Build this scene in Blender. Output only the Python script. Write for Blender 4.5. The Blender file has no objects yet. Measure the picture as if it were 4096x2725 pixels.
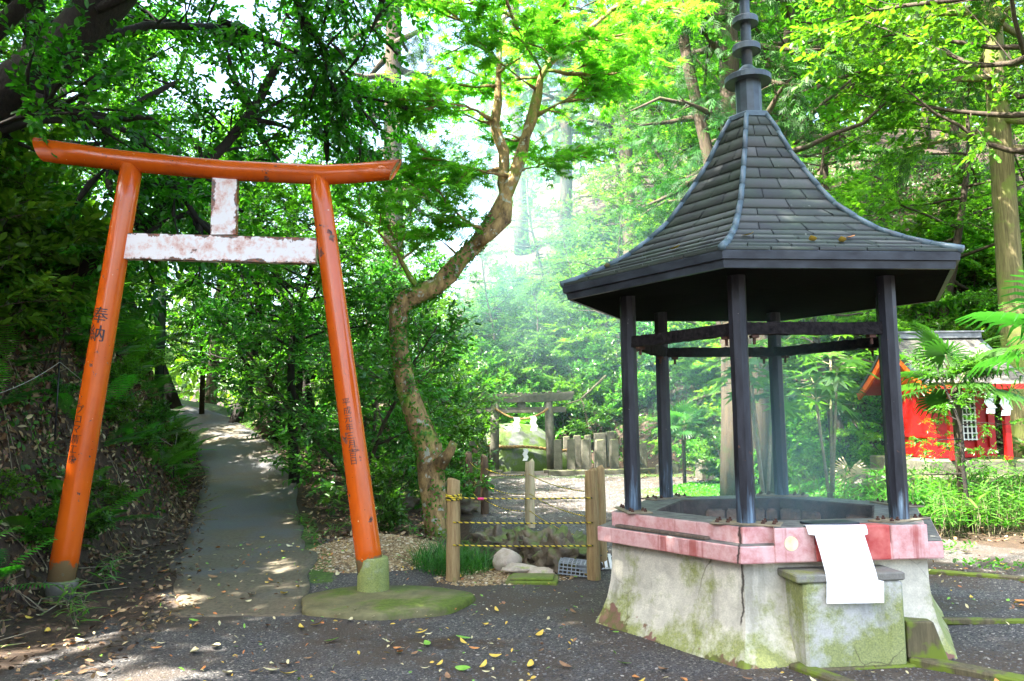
import bpy, bmesh, math, random
import numpy as np
from mathutils import noise as mnoise
from mathutils import Vector, Matrix, Euler

# ------------------------------------------------------------------ scene, camera, light
scene = bpy.context.scene
COL = scene.collection
R = math.radians
PI = math.pi

cam_d = bpy.data.cameras.new("camera")
cam = bpy.data.objects.new("camera", cam_d)
COL.objects.link(cam)
cam_d.sensor_width = 36.0
cam_d.lens = 28.0
cam_d.clip_start = 0.05
cam_d.clip_end = 800.0
cam.matrix_world = (Matrix.Translation((0, 0, 1.55)) @ Euler((PI / 2 + 0.1035, 0, 0)).to_matrix().to_4x4()
                    @ Matrix.Rotation(-0.0123, 4, 'Z'))
scene.camera = cam

SUN_DIR = Vector((-0.46, -0.26, 0.85)).normalized()          # towards the sun
world = bpy.data.worlds.new("World")
scene.world = world
world.use_nodes = True
wn = world.node_tree.nodes
bg = wn["Background"]
sky = wn.new("ShaderNodeTexSky")
sky.sky_type = 'NISHITA'
sky.sun_disc = False
sky.dust_density = 4.0
sky.ozone_density = 0.2
sky.sun_elevation = math.asin(SUN_DIR.z)
sky.sun_rotation = math.atan2(SUN_DIR.x, SUN_DIR.y)
world.node_tree.links.new(sky.outputs[0], bg.inputs[0])
bg.inputs[1].default_value = 0.15

sun_d = bpy.data.lights.new("sun", 'SUN')
sun_d.energy = 5.0
sun_d.angle = R(0.55)
sun_d.color = (1.0, 0.95, 0.86)
sun = bpy.data.objects.new("sun", sun_d)
COL.objects.link(sun)
sun.rotation_euler = SUN_DIR.to_track_quat('Z', 'Y').to_euler()

vs = scene.view_settings
vs.view_transform = 'Standard'
vs.look = 'None'
vs.exposure = 2.95
vs.gamma = 1.0
vs.use_curve_mapping = False
cy = scene.cycles
cy.use_denoising = True
cy.max_bounces = 8
cy.diffuse_bounces = 3
cy.glossy_bounces = 2
cy.transmission_bounces = 4
cy.transparent_max_bounces = 6
cy.volume_bounces = 1
cy.caustics_reflective = False
cy.caustics_refractive = False
cy.sample_clamp_indirect = 6.0
cy.volume_step_rate = 3.0
cy.volume_max_steps = 96

# ------------------------------------------------------------------ material helpers
class N:
    def __init__(self, name):
        self.m = bpy.data.materials.new(name)
        self.m.use_nodes = True
        self.t = self.m.node_tree
        self.p = self.t.nodes["Principled BSDF"]
        self.out = self.t.nodes["Material Output"]
    def n(self, typ, **kw):
        nd = self.t.nodes.new(typ)
        for k, v in kw.items():
            setattr(nd, k, v)
        return nd
    def l(self, a, b):
        self.t.links.new(a, b)
    def coord(self, which="Object", scale=None):
        c = self.n("ShaderNodeTexCoord").outputs[which]
        if scale is None:
            return c
        mp = self.n("ShaderNodeMapping")
        mp.inputs["Scale"].default_value = scale
        self.l(c, mp.inputs[0])
        return mp.outputs[0]
    def noise(self, scale, detail=4, vec=None, rough=0.6):
        nd = self.n("ShaderNodeTexNoise")
        nd.inputs["Scale"].default_value = scale
        nd.inputs["Detail"].default_value = detail
        nd.inputs["Roughness"].default_value = rough
        if vec is not None:
            self.l(vec, nd.inputs["Vector"])
        return nd.outputs["Fac"]
    def ramp(self, fac, stops, interp='LINEAR'):
        nd = self.n("ShaderNodeValToRGB")
        nd.color_ramp.interpolation = interp
        el = nd.color_ramp.elements
        while len(el) < len(stops):
            el.new(0.5)
        for e, (pos, c) in zip(el, stops):
            e.position = pos
            e.color = (c, c, c, 1) if isinstance(c, (int, float)) else (*c, 1)
        self.l(fac, nd.inputs[0])
        return nd.outputs[0]
    def mix(self, fac, a, b, blend='MIX'):
        nd = self.n("ShaderNodeMix", data_type='RGBA', blend_type=blend)
        for v, i in ((fac, 0), (a, 6), (b, 7)):
            if isinstance(v, (int, float)):
                nd.inputs[i].default_value = v if i == 0 else (v, v, v, 1)
            elif isinstance(v, tuple):
                nd.inputs[i].default_value = (*v, 1)
            else:
                self.l(v, nd.inputs[i])
        return nd.outputs[2]
    def math(self, op, a, b=None, clamp=False):
        nd = self.n("ShaderNodeMath", operation=op, use_clamp=clamp)
        for v, i in ((a, 0), (b, 1)):
            if v is None:
                continue
            if isinstance(v, (int, float)):
                nd.inputs[i].default_value = v
            else:
                self.l(v, nd.inputs[i])
        return nd.outputs[0]
    def xyz(self, vec):
        nd = self.n("ShaderNodeSeparateXYZ")
        self.l(vec, nd.inputs[0])
        return nd.outputs
    def attr(self, name):
        return self.n("ShaderNodeAttribute", attribute_name=name).outputs["Fac"]
    def rnd(self):
        return self.n("ShaderNodeObjectInfo").outputs["Random"]
    def bump(self, h, strength=0.4, dist=0.02):
        nd = self.n("ShaderNodeBump")
        nd.inputs["Strength"].default_value = strength
        nd.inputs["Distance"].default_value = dist
        self.l(h, nd.inputs["Height"])
        self.l(nd.outputs[0], self.p.inputs["Normal"])
        return nd.outputs[0]
    def done(self, color=None, rough=0.7, spec=None, coat=None, metal=None):
        if color is not None:
            if isinstance(color, tuple):
                self.p.inputs["Base Color"].default_value = (*color, 1)
            else:
                self.l(color, self.p.inputs["Base Color"])
        if isinstance(rough, (int, float)):
            self.p.inputs["Roughness"].default_value = rough
        else:
            self.l(rough, self.p.inputs["Roughness"])
        if spec is not None:
            self.p.inputs["Specular IOR Level"].default_value = spec
        if coat is not None:
            self.p.inputs["Coat Weight"].default_value = coat
            self.p.inputs["Coat Roughness"].default_value = 0.12
        if metal is not None:
            self.p.inputs["Metallic"].default_value = metal
        return self.m

def simple(name, c0, c1, rough=0.7, scale=8, bump=0.3, dist=0.01, stretch=None, spec=None, detail=5):
    k = N(name)
    v = k.coord("Object", stretch)
    f = k.noise(scale, detail, v)
    col = k.mix(k.ramp(f, [(0.3, 0.0), (0.7, 1.0)]), c0, c1)
    k.bump(f, bump, dist)
    return k.done(col, rough, spec)

def leaf_mat(name, c_dark, c_light, trans, rough=0.42, tfac=0.4, spec=0.5, vary=0.45):
    """leaf: colour by leaf (tint), brightness by plant, sun through the blade by a translucent lobe"""
    k = N(name)
    t = k.attr("tint")
    col = k.ramp(t, [(0.0, c_dark), (0.75, c_light), (1.0, tuple(min(1, a * 1.35) for a in c_light))])
    hs = k.n("ShaderNodeHueSaturation")
    r = k.rnd()
    k.l(k.math('ADD', k.math('MULTIPLY', r, 0.035), 0.4825), hs.inputs["Hue"])
    k.l(k.math('ADD', k.math('MULTIPLY', r, vary), 1.0 - vary * 0.5), hs.inputs["Value"])
    k.l(col, hs.inputs["Color"])
    k.l(hs.outputs[0], k.p.inputs["Base Color"])
    k.p.inputs["Roughness"].default_value = rough
    k.p.inputs["Specular IOR Level"].default_value = spec
    tr = k.n("ShaderNodeBsdfTranslucent")
    tc = k.mix(1.0, hs.outputs[0], trans, 'MULTIPLY')
    k.l(tc, tr.inputs[0])
    mx = k.n("ShaderNodeMixShader")
    mx.inputs[0].default_value = tfac
    k.l(k.p.outputs[0], mx.inputs[1])
    k.l(tr.outputs[0], mx.inputs[2])
    k.l(mx.outputs[0], k.out.inputs[0])
    return k.m

MAT = {}
# leaves -------------------------------------------------------------------------------
MAT['evergreen'] = leaf_mat("evergreen_leaf", (0.010, 0.050, 0.005), (0.044, 0.155, 0.010), (2.9, 3.0, 1.0), 0.36, 0.40)
MAT['bright'] = leaf_mat("bright_leaf", (0.024, 0.085, 0.008), (0.078, 0.205, 0.018), (2.8, 2.8, 1.0), 0.42, 0.40, 0.4)
MAT['maple'] = leaf_mat("maple_leaf", (0.045, 0.15, 0.012), (0.10, 0.25, 0.024), (2.9, 2.9, 1.2), 0.5, 0.55, 0.4, 0.2)
MAT['shrub'] = leaf_mat("shrub_leaf", (0.014, 0.064, 0.010), (0.054, 0.175, 0.020), (2.5, 2.6, 1.1), 0.30, 0.35)
MAT['cedar'] = leaf_mat("cedar_needle", (0.009, 0.042, 0.006), (0.028, 0.105, 0.010), (2.0, 2.4, 1.0), 0.6, 0.3)
MAT['palm'] = leaf_mat("palm_leaf", (0.014, 0.070, 0.012), (0.042, 0.145, 0.020), (2.2, 2.6, 1.2), 0.36, 0.35)
MAT['fern'] = leaf_mat("fern_leaf", (0.020, 0.095, 0.010), (0.055, 0.20, 0.016), (2.2, 2.7, 1.0), 0.5, 0.4)
MAT['sasa'] = leaf_mat("bamboo_grass_leaf", (0.034, 0.115, 0.016), (0.085, 0.22, 0.030), (2.0, 2.4, 1.0), 0.36, 0.35)
MAT['grass'] = leaf_mat("grass_blade", (0.020, 0.085, 0.012), (0.055, 0.17, 0.022), (2.0, 2.4, 1.2), 0.45, 0.3)
MAT['cover'] = leaf_mat("ground_cover_leaf", (0.026, 0.11, 0.006), (0.066, 0.22, 0.012), (2.2, 2.6, 0.9), 0.5, 0.4)
MAT['drypalm'] = leaf_mat("withered_palm_leaf", (0.26, 0.20, 0.11), (0.38, 0.31, 0.19), (1.2, 1.1, 0.9), 0.6, 0.2)
def litter_mat(name, stops):
    k = N(name)
    return k.done(k.ramp(k.attr("tint"), stops, 'CONSTANT'), 0.6)
MAT['litter'] = litter_mat("leaf_litter", [(0.0, (0.055, 0.028, 0.012)), (0.28, (0.11, 0.058, 0.026)), (0.52, (0.17, 0.10, 0.045)), (0.76, (0.27, 0.18, 0.085)), (0.92, (0.42, 0.34, 0.18))])
def plain(name, c, rough=0.6, spec=None, metal=None):
    return N(name).done(c, rough, spec, None, metal)
MAT['leaf_yellow'] = simple("yellow_fallen_leaf", (0.62, 0.40, 0.04), (0.72, 0.52, 0.10), 0.6, 30, 0.1)
MAT['leaf_pale'] = simple("pale_fallen_leaf", (0.55, 0.48, 0.24), (0.66, 0.60, 0.36), 0.6, 30, 0.1)
MAT['leaf_orange'] = simple("orange_fallen_leaf", (0.50, 0.17, 0.04), (0.60, 0.27, 0.08), 0.6, 30, 0.1)
MAT['leaf_green'] = simple("green_fallen_leaf", (0.12, 0.34, 0.03), (0.25, 0.45, 0.06), 0.5, 30, 0.1)
MAT['leaf_brown'] = simple("brown_fallen_leaf", (0.20, 0.10, 0.05), (0.30, 0.17, 0.08), 0.7, 30, 0.1)

# bark ---------------------------------------------------------------------------------
def bark(name, c0, c1, moss=None, mfac=0.5, scale=6, stretch=(1, 1, 0.25), bump=0.8, lichen=None):
    k = N(name)
    v = k.coord("Object", stretch)
    f = k.noise(scale * 3, 6, v, 0.7)
    col = k.mix(k.ramp(f, [(0.35, 0.0), (0.65, 1.0)]), c0, c1)
    if moss:
        g = k.noise(1.7, 5, k.coord("Object"))
        col = k.mix(k.ramp(g, [(mfac, 0.0), (mfac + 0.08, 1.0)]), col, moss)
    if lichen:
        g2 = k.noise(9, 3, k.coord("Object"))
        col = k.mix(k.ramp(g2, [(0.60, 0.0), (0.63, 1.0)]), col, lichen)
    k.bump(f, bump, 0.03)
    return k.done(col, 0.85)
MAT['bark_dark'] = bark("dark_bark", (0.006, 0.0045, 0.003), (0.024, 0.018, 0.011), (0.018, 0.028, 0.008), 0.60, 6, (1, 1, 0.4), 1.0)
MAT['bark_brown'] = bark("brown_bark", (0.026, 0.018, 0.010), (0.080, 0.056, 0.032), (0.035, 0.055, 0.012), 0.60)
MAT['bark_cedar'] = bark("cedar_bark", (0.040, 0.028, 0.016), (0.135, 0.098, 0.058), (0.06, 0.085, 0.02), 0.58, 4, (3, 3, 0.14))
MAT['bark_cedar_sunlit_mossy'] = bark("sunlit_mossy_cedar_bark", (0.10, 0.085, 0.03), (0.30, 0.25, 0.11), (0.20, 0.24, 0.05), 0.50, 4, (3, 3, 0.14))  # sunlight on the trunk put into a pale yellowish bark, with moss patches
MAT['bark_maple'] = bark("maple_bark", (0.085, 0.050, 0.018), (0.46, 0.30, 0.11), (0.16, 0.24, 0.02), 0.53, 3.2, (1, 1, 0.5), 1.0, (0.36, 0.36, 0.26))
MAT['bark_pale'] = bark("pale_bark", (0.14, 0.11, 0.07), (0.30, 0.25, 0.16), (0.14, 0.20, 0.04), 0.52, 5, (1, 1, 0.6))

# ------------------------------------------------------------------ object helpers
def link(o):
    COL.objects.link(o)
    return o

def tag(o, label=None, cat=None, group=None, kind=None):
    if label: o["label"] = label
    if cat: o["category"] = cat
    if group: o["group"] = group
    if kind: o["kind"] = kind
    return o

def empty(name, loc, label, cat, group=None, rotz=0.0, scale=1.0):
    o = bpy.data.objects.new(name, None)
    o.empty_display_size = 0.2
    o.location = loc
    o.rotation_euler = (0, 0, rotz)
    o.scale = (scale,) * 3 if isinstance(scale, (int, float)) else scale
    link(o)
    return tag(o, label, cat, group)

def mesh_np(name, verts, quads, mat, parent=None, tint=None, smooth=False):
    """one mesh object out of numpy arrays of verts (n,3) and quads (m,4); 4th index = 3rd means a triangle is not supported"""
    verts = np.asarray(verts, dtype=np.float32)
    quads = np.asarray(quads, dtype=np.int32)
    me = bpy.data.meshes.new(name)
    me.vertices.add(len(verts))
    me.vertices.foreach_set("co", verts.ravel())
    me.loops.add(quads.size)
    me.loops.foreach_set("vertex_index", quads.ravel())
    me.polygons.add(len(quads))
    me.polygons.foreach_set("loop_start", np.arange(0, quads.size, 4, dtype=np.int32))
    me.polygons.foreach_set("loop_total", np.full(len(quads), 4, dtype=np.int32))
    if smooth:
        me.polygons.foreach_set("use_smooth", np.ones(len(quads), dtype=bool))
    me.update(calc_edges=True)
    if tint is not None:
        a = me.attributes.new("tint", 'FLOAT', 'FACE')
        a.data.foreach_set("value", np.asarray(tint, dtype=np.float32))
    me.materials.append(mat)
    o = bpy.data.objects.new(name, me)
    if parent is not None:
        o.parent = parent
    return link(o)

class MB:
    """collects simple shapes into one mesh"""
    def __init__(self):
        self.v = []; self.f = []; self.mi = []
    def add(self, vs, fs, mi=0):
        b = len(self.v)
        self.v += [tuple(p) for p in vs]
        self.f += [tuple(b + i for i in f) for f in fs]
        self.mi += [mi] * len(fs)
        return self
    def box(self, c, s, rot=None, mi=0, bev=0.0):
        x, y, z = s[0] / 2, s[1] / 2, s[2] / 2
        if bev > 0:
            b = min(bev, x * .9, y * .9, z * .9)
            pts = []
            for sz in (-1, 1):
                for ring in ((0 if sz < 0 else 1), (1 if sz < 0 else 0)):
                    # ring 0: inset at the cap, ring 1: full size
                    xx, yy = (x - b, y - b) if ring == 0 else (x, y)
                    zz = z if ring == 0 else z - b
                    cb = b
                    pts += [(-xx + cb, -yy, sz * zz), (xx - cb, -yy, sz * zz), (xx, -yy + cb, sz * zz), (xx, yy - cb, sz * zz),
                            (xx - cb, yy, sz * zz), (-xx + cb, yy, sz * zz), (-xx, yy - cb, sz * zz), (-xx, -yy + cb, sz * zz)]
            fs = [tuple(range(7, -1, -1)), tuple(range(24, 32))]
            for k in range(3):
                for i in range(8):
                    j = (i + 1) % 8
                    fs.append((k * 8 + i, k * 8 + j, k * 8 + 8 + j, k * 8 + 8 + i))
        else:
            pts = [(-x, -y, -z), (x, -y, -z), (x, y, -z), (-x, y, -z), (-x, -y, z), (x, -y, z), (x, y, z), (-x, y, z)]
            fs = [(0, 3, 2, 1), (4, 5, 6, 7), (0, 1, 5, 4), (1, 2, 6, 5), (2, 3, 7, 6), (3, 0, 4, 7)]
        m = rot if rot is not None else Matrix.Identity(3)
        c = Vector(c)
        return self.add([m @ Vector(p) + c for p in pts], fs, mi)
    def bar(self, a, b, w, h, mi=0, bev=0.0, up=(0, 0, 1)):
        """box beam from a to b, w across and h along 'up'"""
        a, b = Vector(a), Vector(b)
        d = b - a
        y = d.normalized()
        x = y.cross(Vector(up)).normalized()
        z = x.cross(y)
        m = Matrix((x, y, z)).transposed()
        return self.box((a + b) / 2, (w, d.length, h), m, mi, bev)
    def tube(self, pts, radii, n=8, caps=True, mi=0, up=None, ends=None):
        pts = [Vector(p) for p in pts]
        if isinstance(radii, (int, float)):
            radii = [radii] * len(pts)
        rings = []
        ref = Vector(up) if up else None
        prev = None
        for i, p in enumerate(pts):
            t = (pts[min(i + 1, len(pts) - 1)] - pts[max(i - 1, 0)]).normalized()
            if prev is None:
                a = ref or (Vector((0, 0, 1)) if abs(t.z) < 0.8 else Vector((0, 1, 0)))
                x = t.cross(a).normalized()
            else:
                x = (prev - t * prev.dot(t)).normalized()
            prev = x
            y = t.cross(x)
            r = radii[i]
            rings.append([p + (x * math.cos(2 * PI * k / n) + y * math.sin(2 * PI * k / n)) * r for k in range(n)])
        vs_ = [q for ring in rings for q in ring]
        fs = []
        for i in range(len(pts) - 1):
            for k in range(n):
                j = (k + 1) % n
                fs.append((i * n + k, i * n + j, i * n + n + j, i * n + n + k))
        if caps:
            fs.append(tuple(range(n - 1, -1, -1)))
            fs.append(tuple(range((len(pts) - 1) * n, len(pts) * n)))
        return self.add(vs_, fs, mi)
    def lathe(self, prof, n=24, c=(0, 0, 0), rot=0.0, mi=0):
        """profile of (r, z) from bottom to top; closed with caps"""
        vs_ = []
        for r, z in prof:
            for k in range(n):
                a = rot + 2 * PI * k / n
                vs_.append((c[0] + r * math.cos(a), c[1] + r * math.sin(a), c[2] + z))
        fs = []
        for i in range(len(prof) - 1):
            for k in range(n):
                j = (k + 1) % n
                fs.append((i * n + k, i * n + j, i * n + n + j, i * n + n + k))
        fs.append(tuple(range(n - 1, -1, -1)))
        fs.append(tuple(range((len(prof) - 1) * n, len(prof) * n)))
        return self.add(vs_, fs, mi)
    def rock(self, c, s, rng, n=10, rough=0.22, mi=0, crag=0.0):
        """irregular boulder: sphere pushed about by fractal noise, with flattened facets"""
        c = Vector(c)
        o = Vector((rng.uniform(-50, 50), rng.uniform(-50, 50), rng.uniform(-50, 50)))
        cuts = [(Vector((rng.gauss(0, 1), rng.gauss(0, 1), rng.gauss(0, 1))).normalized(), rng.uniform(.72, .95)) for _ in range(7)]
        vs_ = []; m = n
        for i in range(m + 1):
            th = PI * i / m
            for k in range(2 * m):
                a = PI * k / m
                d = Vector((math.sin(th) * math.cos(a), math.sin(th) * math.sin(a), math.cos(th)))
                q = 1 + rough * 1.1 * mnoise.fractal(d * 1.3 + o, 1.0, 2.1, 4)
                p = d * q
                for nv, off in cuts:
                    e = p.dot(nv) - off
                    if e > 0: p = p - nv * (e * .8)
                if crag:
                    p = p * (1 - crag * max(0, 0.55 - abs(mnoise.noise(d * 3.2 + o))) ** 1.5 + crag * .35 * mnoise.noise(d * 7 + o))
                vs_.append(c + Vector((p.x * s[0], p.y * s[1], p.z * s[2])))
        fs = []
        for i in range(m):
            for k in range(2 * m):
                j = (k + 1) % (2 * m)
                fs.append((i * 2 * m + k, (i + 1) * 2 * m + k, (i + 1) * 2 * m + j, i * 2 * m + j))
        return self.add(vs_, fs, mi)
    def build(self, name, mat, parent=None, smooth=False, bevel=0.0, merge=False):
        me = bpy.data.meshes.new(name)
        me.from_pydata(self.v, [], self.f)
        mats = mat if isinstance(mat, (list, tuple)) else [mat]
        for m in mats:
            me.materials.append(m)
        if len(mats) > 1:
            me.polygons.foreach_set("material_index", self.mi)
        if smooth:
            me.polygons.foreach_set("use_smooth", [True] * len(self.f))
        if merge or bevel:
            bm = bmesh.new(); bm.from_mesh(me)
            if merge:
                bmesh.ops.remove_doubles(bm, verts=bm.verts, dist=1e-5)
            bm.to_mesh(me); bm.free()
        me.update()
        o = bpy.data.objects.new(name, me)
        if parent is not None:
            o.parent = parent
        link(o)
        if bevel:
            md = o.modifiers.new("bevel", 'BEVEL'); md.width = bevel; md.segments = 2; md.limit_method = 'ANGLE'
        return o

def copy_thing(root, loc, rotz=0.0, scale=1.0, label=None, group=None, cat=None):
    c = root.copy(); link(c)
    c.location = loc; c.rotation_euler = (0, 0, rotz)
    c.scale = (scale,) * 3 if isinstance(scale, (int, float)) else scale
    if label: c["label"] = label
    if cat: c["category"] = cat
    if group: c["group"] = group
    for ch in list(root.children):
        d = ch.copy(); link(d); d.parent = c
        for g in list(ch.children):
            e = g.copy(); link(e); e.parent = d
    return c

def smoothstep(a, b, x):
    t = np.clip((x - a) / (b - a), 0, 1)
    return t * t * (3 - 2 * t)

# ------------------------------------------------------------------ terrain
_rs = np.random.RandomState(11)
_wv = [(_rs.uniform(0.2, 0.6), _rs.uniform(0, 6.28), _rs.uniform(0, 6.28)) for _ in range(7)] + \
      [(_rs.uniform(0.9, 2.6), _rs.uniform(0, 6.28), _rs.uniform(0, 6.28)) for _ in range(8)]
def wavy(x, y, lo=True):
    s = 0
    for f, a, p in (_wv[:7] if lo else _wv[7:]):
        s = s + np.sin(f * (np.cos(a) * x + np.sin(a) * y) * (1 if lo else 2.2) + p)
    return s / 3.0

PY = np.array([-5, 5, 7.0, 9.0, 12.0, 15.3, 18.3, 20.8, 22.5, 25, 30, 60.])
PZ = np.array([0, 0, 0.0, 0.02, 0.12, 0.62, 1.35, 1.88, 2.30, 2.85, 4.0, 7.0])       # path height
PXC = np.array([-2.2, -2.25, -2.35, -3.0, -3.98, -5.0, -6.6, -8.4, -10.5, -15, -26, -60.])  # path middle
PW = np.array([0.5, 0.55, 0.60, 0.74, 0.80, 0.85, 0.80, 0.75, 0.75, 0.75, 0.75, 0.75])       # half width
FX = np.array([-4.0, -4.0, -4.15, -4.45, -4.90, -6.00, -7.50, -9.3, -11.5, -16, -27, -61.])  # foot of the left bank
def ter(x, y):
    x = np.asarray(x, dtype=float); y = np.asarray(y, dtype=float)
    zp = np.interp(y, PY, PZ)
    xr = np.interp(y, PY, PXC + PW) + 0.45
    terrace = zp * (1 - smoothstep(0, 3.2 + np.clip(y - 19, 0, 8) * .9, x - xr))
    foot = np.interp(y, PY, FX)
    d = foot - x + 0.18 * wavy(x * 2, y * 2)
    dd = np.maximum(d, 0)
    bank = 1.9 * np.minimum(dd, 1.7) + 0.75 * np.maximum(dd - 1.7, 0)
    bank = bank * smoothstep(-0.1, 0.9, d) * np.where(y < 22, 1.0, 1 - 0.8 * smoothstep(22, 30, y))
    bank = np.minimum(bank, 9.0)
    # hill behind and on the right
    edge = 28.2 - 0.95 * np.maximum(0, x - 2.5) + 0.5 * wavy(x, y)
    edge = np.maximum(edge, 15.2 + 0.15 * np.maximum(0, x - 14))
    e = y - edge
    wgt = 0.30 + 0.70 * smoothstep(-5.5, -0.5, x)
    wgt = wgt * (0.10 + 0.90 * smoothstep(-12, -5, x))
    ee = np.maximum(e, 0)
    hill = (0.80 * np.minimum(ee, 14) + 0.45 * np.clip(ee - 14, 0, 30)) * smoothstep(-0.3, 1.2, e) * wgt
    mound = 0.55 * np.exp(-(((x - 8.8) / 2.6) ** 2 + ((y - 16.2) / 2.2) ** 2) ** 2)
    mound = mound + 0.22 * np.exp(-(((x + 1.65) / 0.7) ** 2 + ((y - 9.5) / 0.9) ** 2))      # pebble heap behind the torii leg
    mound = mound - 0.28 * np.exp(-(((x + 0.35 - 0.28 * (10.4 - y)) / 0.33) ** 2)) * smoothstep(8.6, 9.2, y) * (1 - smoothstep(12.2, 13.4, y))
    rough = 0.015 * wavy(x, y, False) + (0.07 * wavy(x, y, False)) * np.clip(dd + ee, 0, 1)
    return terrace + bank + hill + mound + rough
def tz(x, y):
    return float(ter(x, y))
def tn(x, y):
    e = 0.05
    n = Vector((-(tz(x + e, y) - tz(x - e, y)) / (2 * e), -(tz(x, y + e) - tz(x, y - e)) / (2 * e), 1))
    return n.normalized()

def axis(segs):
    out = [segs[0][0]]
    for a, b, st in segs:
        k = max(1, int(round((b - a) / st)))
        out += [a + (b - a) * (i + 1) / k for i in range(k)]
    return np.array(out)
gx = axis([(-160, -30, 10), (-30, -12, 1.0), (-12, -7, 0.25), (-7, 4, 0.10), (4, 12, 0.25), (12, 30, 1.0), (30, 160, 10)])
gy = axis([(-120, -8, 8), (-8, 3, 0.6), (3, 15, 0.10), (15, 30, 0.25), (30, 60, 1.2), (60, 300, 15)])
GX, GY = np.meshgrid(gx, gy)
GZ = ter(GX, GY)
nx, ny = len(gx), len(gy)
idx = np.arange(nx * ny).reshape(ny, nx)
quads = np.stack([idx[:-1, :-1], idx[:-1, 1:], idx[1:, 1:], idx[1:, :-1]], -1).reshape(-1, 4)

k = N("forest_floor")
co = k.coord("Object")
soil_a = k.attr("soil"); moss_a = k.attr("moss"); tan_a = k.attr("tan")
vor = k.n("ShaderNodeTexVoronoi"); vor.inputs["Scale"].default_value = 88.0; k.l(co, vor.inputs["Vector"])
vcol = k.n("ShaderNodeSeparateColor"); k.l(vor.outputs["Color"], vcol.inputs[0])
gcol = k.ramp(vcol.outputs[0], [(0.0, (0.022, 0.020, 0.019)), (0.45, (0.056, 0.053, 0.052)), (0.78, (0.095, 0.090, 0.086)), (0.95, (0.15, 0.135, 0.12)), (1.0, (0.34, 0.31, 0.26))])
big = k.noise(0.9, 5, co)
gcol = k.mix(k.ramp(big, [(0.43, 0.0), (0.56, 0.85)]), gcol, (0.060, 0.042, 0.028))
scol = k.ramp(k.noise(14, 7, co, 0.75), [(0.3, (0.018, 0.010, 0.006)), (0.55, (0.055, 0.032, 0.017)), (0.75, (0.11, 0.068, 0.036))])
mcol = k.ramp(k.noise(20, 6, co, 0.7), [(0.3, (0.020, 0.040, 0.005)), (0.6, (0.07, 0.14, 0.012)), (0.8, (0.13, 0.20, 0.03))])
tcol = k.ramp(vcol.outputs[1], [(0.0, (0.13, 0.08, 0.035)), (0.5, (0.28, 0.18, 0.08)), (1.0, (0.5, 0.40, 0.24))])
edge_n = k.noise(5, 6, co, 0.7)
def soft(a):
    s = k.math('ADD', a, k.math('MULTIPLY', k.math('SUBTRACT', edge_n, 0.5), 0.9))
    return k.ramp(s, [(0.42, 0.0), (0.58, 1.0)])
col = k.mix(soft(tan_a), gcol, tcol)
col = k.mix(soft(soil_a), col, scol)
col = k.mix(soft(moss_a), col, mcol)
hmix = k.math('ADD', k.math('MULTIPLY', vor.outputs["Distance"], -0.8), k.math('MULTIPLY', edge_n, 0.8))
k.bump(hmix, 0.7, 0.012)
MAT['ground'] = k.done(col, 0.8)

ground = mesh_np("ground", np.stack([GX.ravel(), GY.ravel(), GZ.ravel()], 1), quads, MAT['ground'], None, None, True)
tag(ground, "dark gravel yard running into the brown leaf covered slopes of the wood", "ground", None, "structure")
foot = np.interp(GY, PY, FX)
xr_g = np.interp(GY, PY, PXC + PW)
soil = smoothstep(-0.55, -0.05, foot - GX) * 1.0
soil = np.maximum(soil, smoothstep(0.05, 0.4, GX - xr_g) * smoothstep(9.9, 10.8, GY) * (1 - smoothstep(-0.9, -0.45, GX)))
soil = np.maximum(soil, smoothstep(.05, .45, np.interp(GY, PY, PXC - PW) + .15 - GX) * smoothstep(6.2, 7.0, GY + .45 * np.sin(GX * 2)))
soil = np.maximum(soil, .9 * smoothstep(-2.9, -3.6, GX) * smoothstep(4.6, 5.6, GY + .3 * np.sin(GX * 3)))
soil = np.maximum(soil, smoothstep(20.5, 22, GY) * (1 - smoothstep(-1.6, -0.9, GX)))
eh = GY - (27.2 - 0.95 * np.maximum(0, GX - 2.5))
soil = np.maximum(soil, smoothstep(-0.6, 0.4, eh))
soil = np.maximum(soil, smoothstep(5.2, 6.0, GX) * smoothstep(8.8, 10.2, GY) * (1 - smoothstep(13.5, 15, GY)))
soil = np.maximum(soil, 0.62 * np.exp(-(((GX - 4.4) / 1.2) ** 2 + ((GY - 8.2) / 0.5) ** 2)))
soil = np.maximum(soil, 0.55 * np.exp(-(((GX + 0.6) / 1.6) ** 2 + ((GY - 5.9) / 0.35) ** 2)))
moss = smoothstep(2.2, 3.2, GX) * smoothstep(11.6, 12.4, GY) * (1 - smoothstep(18, 20, GY)) * 0.85
moss = np.maximum(moss, 0.9 * smoothstep(-0.1, 0.05, GX - xr_g) * (1 - smoothstep(0.18, 0.32, GX - xr_g)) * smoothstep(7.6, 8.2, GY) * (1 - smoothstep(12, 13, GY)))
moss = np.maximum(moss, 0.95 * smoothstep(0, 0.1, GX - xr_g) * (1 - smoothstep(0.7, 1.5, GX - xr_g)) * smoothstep(17.0, 18.2, GY) * (1 - smoothstep(22, 24, GY)))
moss = np.maximum(moss, 0.6 * smoothstep(22.4, 22.9, GY) * (1 - smoothstep(23.6, 24.4, GY)) * smoothstep(-1.5, -0.8, GX) * (1 - smoothstep(5, 6, GX)))
tan = np.exp(-(((GX + 1.6) / 0.75) ** 2 + ((GY - 9.3) / 0.95) ** 2) ** 2)
tan = np.maximum(tan, np.exp(-(((GX + 0.15) / 0.62) ** 2 + ((GY - 8.35) / 0.42) ** 2) ** 2))
for nm, w in (("soil", soil), ("moss", moss), ("tan", tan)):
    a = ground.data.attributes.new(nm, 'FLOAT', 'POINT')
    a.data.foreach_set("value", w.ravel().astype(np.float32))

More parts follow.
